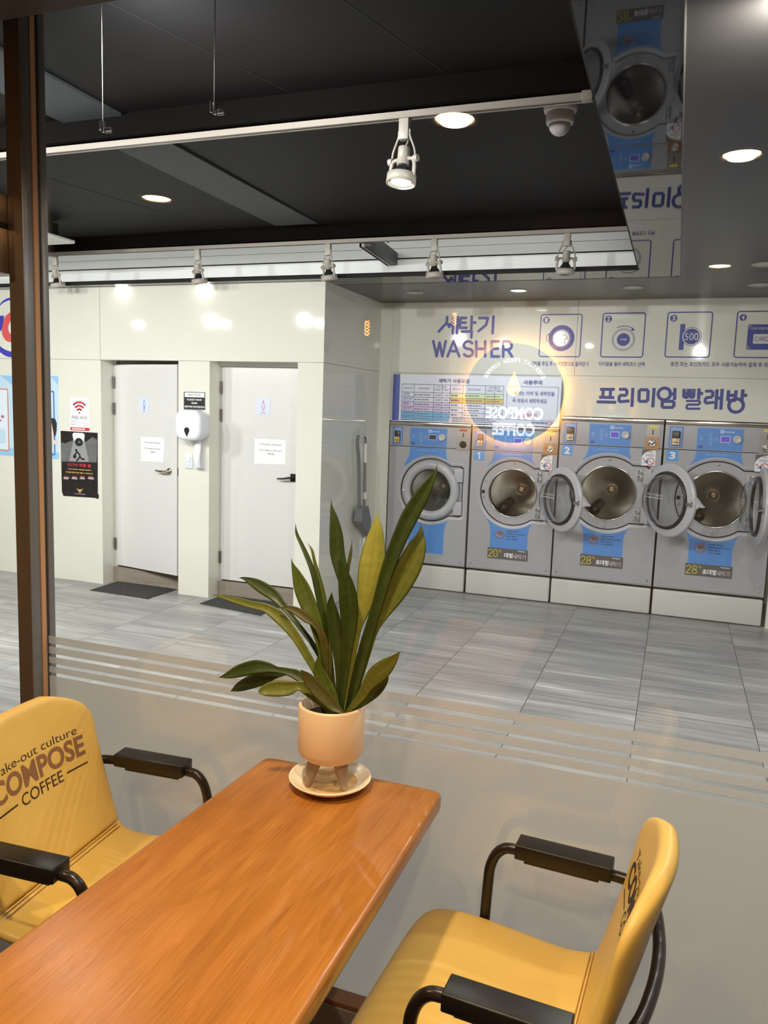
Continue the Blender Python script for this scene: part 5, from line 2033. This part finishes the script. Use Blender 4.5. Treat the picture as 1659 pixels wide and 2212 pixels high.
m_ = MB()
lp = []
ZT = .74
for ins, z in ((.010, ZT - .042), (.002, ZT - .038), (0, ZT - .030), (0, ZT - .010), (.002, ZT - .004), (.006, ZT - .001), (.011, ZT)):
    lp.append([(x, y, z) for x, y in rounded(inset_poly(tp, ins), .022)])
m_.loops(lp, M_TABLE)
m_.add(lp[-1], [list(range(len(lp[-1])))], M_TABLE)
m_.add(lp[0], [list(range(len(lp[0])))[::-1]], M_TABLE)
m_.build('tabletop', tb)
m_ = MB()
m_.cyl((-.64, 1.02, .02), (-.64, 1.02, .70), .035, M_TUBE, n=24)
m_.build('column', tb)
m_ = MB(); m_.lathe([(0, .028), (.05, .026), (.20, .014), (.215, .008), (.215, 0), (0, 0)], M_TUBE, (-.64, 1.02, 0), n=40); m_.build('base_plate', tb)
m_ = MB(); m_.box(-.80, -.48, .70, 1.34, .694, .699, M_TUBE, .001); m_.build('mounting_plate', tb)
bake(tb)

# ================================================================== CHAIRS
def chair(label, X0, Y0, yaw, text_mat_big, txt=True):
    """local: x forward, y left, z up; origin on the floor below the seat"""
    t = thing('armchair', label, 'chair', (X0, Y0, 0), 'yellow cafe armchairs')
    t.rotation_euler = (0, 0, yaw)

    def shell(prof, hwf, th, m, rows=44, ncs=48, curve=0.0, endround=(.0, .0), ex=.32):
        P = smooth_path([(x, z, 0) for x, z in prof], 8)
        L = [0]
        for a, b in zip(P[:-1], P[1:]):
            L.append(L[-1] + (b - a).length)
        tot = L[-1]

        def at(s):
            s = max(0, min(tot, s))
            for i in range(len(L) - 1):
                if s <= L[i + 1]:
                    k = (s - L[i]) / max(L[i + 1] - L[i], 1e-9)
                    return P[i].lerp(P[i + 1], k), (P[i + 1] - P[i]).normalized()
            return P[-1], (P[-1] - P[-2]).normalized()
        loops = []
        for r in range(rows + 1):
            u = r / rows
            u = .5 - .5 * cos(pi * u) if endround[0] or endround[1] else u
            s = u * tot
            p, d = at(s)
            n = Vector((-d.y, d.x))          # towards the sitter / up
            hw = hwf(u)
            thk = th
            for e, dist in ((endround[0], s), (endround[1], tot - s)):
                if e > 0 and dist < e:
                    k = sqrt(max(0, 1 - (1 - dist / e) ** 2))
                    thk = min(thk, th * max(k, .04))
            lp_ = []
            half_ = ncs // 2
            for side in (1, -1):
                for i in range(half_):
                    e = sin(pi / 2 * (1 - 2 * i / half_)) * side
                    y = hw * e
                    q = side * thk / 2 * max(0.0, 1 - abs(e) ** (2 / ex)) ** .375
                    cv = curve * u * (hw / .20) ** 2 * e ** 2 if curve else 0
                    lp_.append((p.x + n.x * q + cv, y, p.y + n.y * q))
            loops.append(lp_)
        mb = MB()
        mb.loops(loops, m)
        mb.add(loops[0], [list(range(ncs))], m, True)
        mb.add(loops[-1], [list(range(ncs))[::-1]], m, True)
        return mb, at, tot
    seat_prof = [(.205, .395), (.200, .425), (.175, .448), (.10, .458), (0, .452), (-.10, .444), (-.165, .452), (-.186, .472)]

    def shw(u):
        k = max(0, 1 - u / .22)
        return .222 - .045 * k ** 2.2

    mb, _, _ = shell(seat_prof, shw, .036, M_YEL, endround=(.02, .012), ex=.36)
    mb.build('seat', t)
    back_prof = [(-.187, .473), (-.206, .520), (-.228, .585), (-.252, .66), (-.276, .75), (-.302, .842)]

    def bhw(u):
        base = .222 - .030 * u
        k = max(0, (u - .70) / .30)
        return base * (1 - .62 * k ** 3.2)

    mb, bat, btot = shell(back_prof, bhw, .036, M_YEL, curve=.042, endround=(.012, .02), ex=.36)
    bo = mb.build('backrest', t)
    # double stitched seam where the seat turns into the back
    sm = MB()
    for (x, z) in ((-.1630, .4725), (-.1700, .4775)):
        sm.tube([(x + .0, -.196 + .392 * i / 20, z - .0) for i in range(21)], .0010, M_STITCH, 6)
    sm.build('seam', t)
    # lettering pressed into the inner face of the back
    def face(y, s):
        u = s / btot
        p, d = bat(s)
        n = Vector((d.y, -d.x))
        hw = bhw(u)
        e = min(1, abs(y) / hw)
        q = .018 * max(0.0, 1 - e ** (2 / .36)) ** .375
        cv = .042 * u * (hw / .20) ** 2 * (y / hw) ** 2
        return Vector((p.x + n.x * (q + .0009) + cv, y, p.y + n.y * (q + .0009)))

    def words(body, y0, y1, s0, s1, m, bold, shear=0.0):
        vs, fs = text_mesh(body, bold, shear)
        x0, x1 = min(a for a, _ in vs), max(a for a, _ in vs)
        z0, z1 = min(b for _, b in vs), max(b for _, b in vs)
        mbx = MB()
        mbx.add([face(y0 + (a - x0) / (x1 - x0) * (y1 - y0), s0 + (b - z0) / (z1 - z0) * (s1 - s0)) for a, b in vs], fs, m)
        return mbx
    top = btot
    g = words('Take-out culture', -.135, .135, top - .118, top - .098, M_PRINT_DK, -.006)
    big = words('COMPOSE', -.150, .150, top - .176, top - .124, text_mat_big, .028)
    sml = words('COFFEE', -.068, .068, top - .212, top - .184, M_PRINT_DK, .0)
    for k in (g, big, sml):
        k.build('lettering', bo)
    ln = MB()
    for y0, y1 in ((-.150, -.082), (.082, .150)):
        n_ = 8
        a_ = [face(y0 + (y1 - y0) * i / n_, top - .2005) for i in range(n_ + 1)]
        b_ = [face(y0 + (y1 - y0) * i / n_, top - .1965) for i in range(n_ + 1)]
        ln.loops([a_, b_], M_PRINT_DK, smooth=False, closed=False)
    ln.build('lettering', bo)
    # bent tube: front legs, arms and the loop behind the back
    r = .0115
    AZ, AW = .630, .236
    half = [(.085, AW - .004, .012), (.075, AW, .30), (.068, AW, .52), (.062, AW, .585), (.040, AW, .622), (.0, AW, AZ), (-.12, AW, AZ - .004), (-.205, AW, AZ - .004), (-.250, AW - .018, AZ - .004), (-.278, AW - .075, AZ - .004), (-.292, AW - .16, AZ - .004), (-.296, 0, AZ - .004)]
    full = half + [(x, -y, z) for x, y, z in reversed(half[:-1])]
    fr = MB()
    fr.tube(smooth_path(full, 6), r, M_TUBE, 14)
    fr.build('arm_frame', t)
    for sg_ in (1, -1):
        lg = MB()
        lg.tube(smooth_path([(.02, sg_ * .16, .425), (-.06, sg_ * .19, .418), (-.115, sg_ * .205, .39), (-.20, sg_ * .215, .18), (-.265, sg_ * .222, .006)], 5), r, M_TUBE, 12)
        lg.build('rear_leg', t)
        br_ = MB()
        br_.tube([(.066, sg_ * AW, .405), (.06, sg_ * .10, .418)], .009, M_TUBE, 10)
        br_.build('bracket', t)
        pd_ = MB()
        pd_.box(-.190, .008, sg_ * AW - .026, sg_ * AW + .026, AZ - .008, AZ + .024, M_PAD, .003)
        pd_.box(-.165, -.010, sg_ * AW - .014, sg_ * AW + .014, AZ - .020, AZ - .006, M_PAD, .002)
        pd_.build('arm_pad', t)
    return t


chair('yellow cafe armchair left of the table, its back lettering facing the camera', -1.085, 1.372, radians(4), M_PRINT_BR)
chair('yellow cafe armchair right of the table, seen from above its side', -.256, 1.352, radians(177), M_PRINT_DK)  # dark COMPOSE here: the chair's shade is put into the print colour

# ================================================================== POTTED PLANT AND SAUCER
PX_, PY_ = -.648, 1.488
sc_ = thing('saucer', 'shallow glazed cream saucer under the plant pot', 'saucer', (PX_, PY_, ZT), None)
m_ = MB()
m_.lathe([(0, .004), (.044, .004), (.050, 0), (.054, 0), (.068, .006), (.086, .017), (.0895, .021), (.0885, .0235), (.085, .021), (.064, .011), (.050, .0075), (0, .007)], M_SAUCER, (0, 0, 0), n=56)
ob = m_.build('dish', sc_)
m_ = MB()
m_.lathe([(0, .0082), (.048, .0084), (.058, .0098), (.060, .0100)], mat('glaze_caramel', (214, 178, 120), .18, noise=.35, nscale=(45, 45, 45)), (0, 0, 0), n=56)
m_.build('glaze', sc_)

pl = thing('potted_plant', 'snake plant in a peach white ceramic pot on three tapered legs', 'potted plant', (PX_, PY_, ZT + .010))
PR, PB0, PH = .0715, .057, .177
m_ = MB()
m_.lathe([(0, PB0), (PR - .022, PB0), (PR - .012, PB0 + .003), (PR - .004, PB0 + .011), (PR, PB0 + .022), (PR, PH - .004), (PR - .002, PH), (PR - .006, PH), (PR - .008, PH - .003), (PR - .0085, PH - .045)], M_POT, n=64)
pot = m_.build('pot', pl)
for a in (232, 328, 92):
    a = radians(a)
    m_ = MB()
    m_.tube([(cos(a) * .036, sin(a) * .036, PB0 + .004), (cos(a) * .054, sin(a) * .054, .004), (cos(a) * .0545, sin(a) * .0545, .0)], [.0175, .0072, .005], M_POTLEG, 20)
    m_.build('leg', pot)
m_ = MB()
m_.lathe([(0, PH - .030), (.03, PH - .028), (PR - .009, PH - .032)], M_SOIL, n=40)
m_.build('soil', pl)

LEAF_M = {
    'd': leaf_material('leaf_dark', (32, 50, 10), (60, 80, 22)),
    'g': leaf_material('leaf_green', (58, 76, 16), (92, 106, 30)),
    'y': leaf_material('leaf_yellow', (128, 136, 48), (164, 164, 78)),
    'o': leaf_material('leaf_olive', (78, 92, 26), (116, 122, 46)),
    'r': leaf_material('leaf_russet', (60, 64, 18), (88, 84, 32)),
}


def leaf(key, pts, d0, d1, fold=.22, twist=0.0):
    """pts: (x, y, half width) as read beside the pot; d0, d1: how far behind (+) or in front of the pot axis base and tip stand"""
    K = 510 / 1484.0
    Q = smooth_path(pts, 7)
    n = len(Q)
    base_first = Q[0].y > Q[-1].y
    if not base_first:
        Q = Q[::-1]
    # run each leaf on down into the soil
    q0 = Q[0].copy()
    drop = max(0.0, 1600 - q0.y)
    dirx = (Q[0].x - Q[6].x) / max(Q[0].y - Q[6].y, 1)
    cxx = max(720, min(940, q0.x + dirx * drop * .6))
    Q = [Vector((cxx, 1600, q0.z * 1.25 + 4))] + [Q[0].lerp(Vector((cxx, 1600, q0.z * 1.25 + 4)), t) for t in (.66, .33)] + Q
    n = len(Q)
    C = []
    for i, q in enumerate(Q):
        t_ = i / (n - 1)
        Y = PY_ + d0 + (d1 - d0) * t_ ** 1.3
        p = on_y(450 + q.x * K, 1000 + q.y * K, Y)
        dist = (p - CAM).dot(FW)
        C.append((p, max(q.z, .0) * K * dist / F_PX, (p - CAM).normalized()))
    loops, uvs = [], []
    NS = 6
    for i, (p, hw, vd) in enumerate(C):
        d = (C[min(i + 1, n - 1)][0] - C[max(i - 1, 0)][0]).normalized()
        wd = d.cross(vd).normalized()
        nn = wd.cross(d).normalized()
        if nn.dot(vd) > 0:
            nn = -nn
        hw = max(hw, .0006)
        th = min(.0011, hw * .5)
        fr_, bk = [], []
        for k in range(NS + 1):
            e = -1 + 2 * k / NS
            q = p + wd * (hw * e) - nn * (fold * hw * (1 - abs(e) ** 1.4)) + nn * (twist * hw * e)
            fr_.append(q + nn * th)
            bk.append(q - nn * th)
        loops.append(fr_ + bk[::-1])
        v = i / (n - 1)
        uvs.append([(k / NS, v * 3) for k in range(NS + 1)] + [(k / NS, v * 3) for k in range(NS, -1, -1)])
    mb = MB()
    m = 2 * (NS + 1)
    vs = [tuple(q) for l in loops for q in l]
    uv = [q for l in uvs for q in l]
    fs = [(i * m + k, i * m + (k + 1) % m, (i + 1) * m + (k + 1) % m, (i + 1) * m + k) for i in range(n - 1) for k in range(m)]
    mb.add(vs, fs, LEAF_M[key], True, uv)
    mb.add(loops[-1], [list(range(m))], LEAF_M[key], True, uvs[-1])
    o = mb.build('leaf', pl)
    o.data.transform(Matrix.Translation(-Vector(pl.location)))
    return o


leaf('d', [(880, 1545, 18), (935, 1350, 34), (985, 1150, 36), (1060, 900, 34), (1130, 660, 42), (1200, 480, 48), (1270, 330, 54), (1345, 200, 46), (1400, 110, 24), (1432, 45, 8), (1438, -2, 0)], .005, .05)
leaf('o', [(905, 1530, 12), (985, 1250, 20), (1040, 1060, 26), (1085, 960, 42), (1180, 800, 72), (1262, 650, 78), (1312, 530, 58), (1333, 450, 24), (1338, 388, 0)], .012, .06)
leaf('y', [(858, 1535, 12), (893, 1330, 16), (930, 1085, 24), (955, 985, 32), (1000, 830, 66), (1026, 690, 86), (1040, 560, 74), (1055, 430, 44), (1063, 345, 11), (1074, 294, 0)], .008, .035, fold=-.15)
leaf('d', [(838, 1535, 16), (862, 1300, 24), (880, 1120, 38), (886, 980, 55), (880, 860, 58), (862, 750, 46), (838, 660, 22), (822, 590, 0)], -.012, -.03)
leaf('d', [(822, 1535, 16), (825, 1300, 28), (806, 1100, 42), (786, 980, 42), (772, 890, 26), (776, 813, 0)], -.004, -.012)
leaf('d', [(840, 1500, 10), (852, 1000, 18), (856, 800, 24), (836, 680, 40), (812, 570, 46), (803, 450, 42), (790, 350, 26), (776, 280, 9), (773, 233, 0)], .015, .03)
leaf('r', [(845, 1450, 8), (862, 900, 8), (876, 680, 12), (895, 570, 10), (903, 488, 0)], .022, .045)
leaf('g', [(786, 1510, 20), (742, 1300, 36), (714, 1150, 34), (668, 980, 42), (625, 880, 52), (585, 780, 48), (551, 690, 26), (531, 640, 9), (521, 602, 0)], -.002, -.005)
leaf('d', [(792, 1500, 12), (760, 1300, 15), (735, 1100, 18), (715, 950, 20), (690, 820, 20), (663, 700, 19), (630, 610, 16), (590, 520, 13), (556, 445, 9), (548, 383, 0)], .018, .03)
leaf('g', [(800, 1500, 12), (775, 1300, 14), (752, 1080, 16), (738, 950, 18), (720, 830, 18), (695, 720, 14), (668, 620, 10), (652, 550, 8), (626, 506, 0)], .022, .04)
leaf('d', [(782, 1460, 14), (710, 1240, 16), (650, 1130, 16), (590, 1050, 16), (520, 960, 17), (460, 885, 24), (410, 830, 36), (350, 790, 38), (290, 755, 30), (230, 728, 11), (193, 721, 0)], .010, .045)
leaf('o', [(762, 1490, 14), (670, 1300, 22), (620, 1210, 26), (560, 1110, 28), (500, 1030, 33), (432, 958, 38), (360, 912, 28), (280, 893, 24), (180, 866, 20), (90, 842, 11), (18, 826, 0)], -.006, -.05)
leaf('r', [(784, 1460, 20), (745, 1220, 30), (712, 1080, 24), (665, 1015, 16), (620, 978, 27), (560, 935, 27), (500, 912, 16), (440, 912, 0)], -.004, -.03)
leaf('d', [(725, 1510, 16), (640, 1400, 24), (560, 1335, 32), (500, 1312, 24), (430, 1298, 20), (370, 1285, 34), (290, 1283, 44), (200, 1306, 40), (130, 1332, 23), (66, 1349, 0)], -.012, -.055)
leaf('d', [(700, 1490, 10), (610, 1365, 9), (510, 1322, 14), (430, 1327, 26), (350, 1347, 45), (260, 1380, 42), (190, 1410, 27), (140, 1436, 0)], .0, -.035)
leaf('o', [(742, 1535, 16), (680, 1472, 34), (622, 1418, 42), (562, 1402, 30), (500, 1415, 47), (420, 1418, 50), (352, 1430, 34), (315, 1442, 8)], -.018, -.065, fold=.3)
leaf('g', [(802, 1530, 26), (760, 1450, 48), (720, 1370, 48), (692, 1290, 28), (687, 1213, 0)], -.020, -.025)
leaf('r', [(838, 1565, 12), (792, 1532, 34), (742, 1480, 44), (682, 1420, 44), (622, 1350, 32), (583, 1303, 4)], -.030, -.055, fold=.3)
leaf('o', [(888, 1552, 16), (958, 1470, 30), (1000, 1400, 38), (1050, 1340, 57), (1110, 1285, 52), (1163, 1236, 28), (1207, 1185, 0)], -.016, -.045, fold=.1)
leaf('d', [(925, 1540, 18), (1000, 1482, 28), (1060, 1430, 32), (1108, 1370, 22), (1132, 1318, 0)], -.004, -.015)
leaf('r', [(768, 1360, 4), (766, 1290, 9), (766, 1180, 9), (757, 1075, 0)], -.010, -.012)
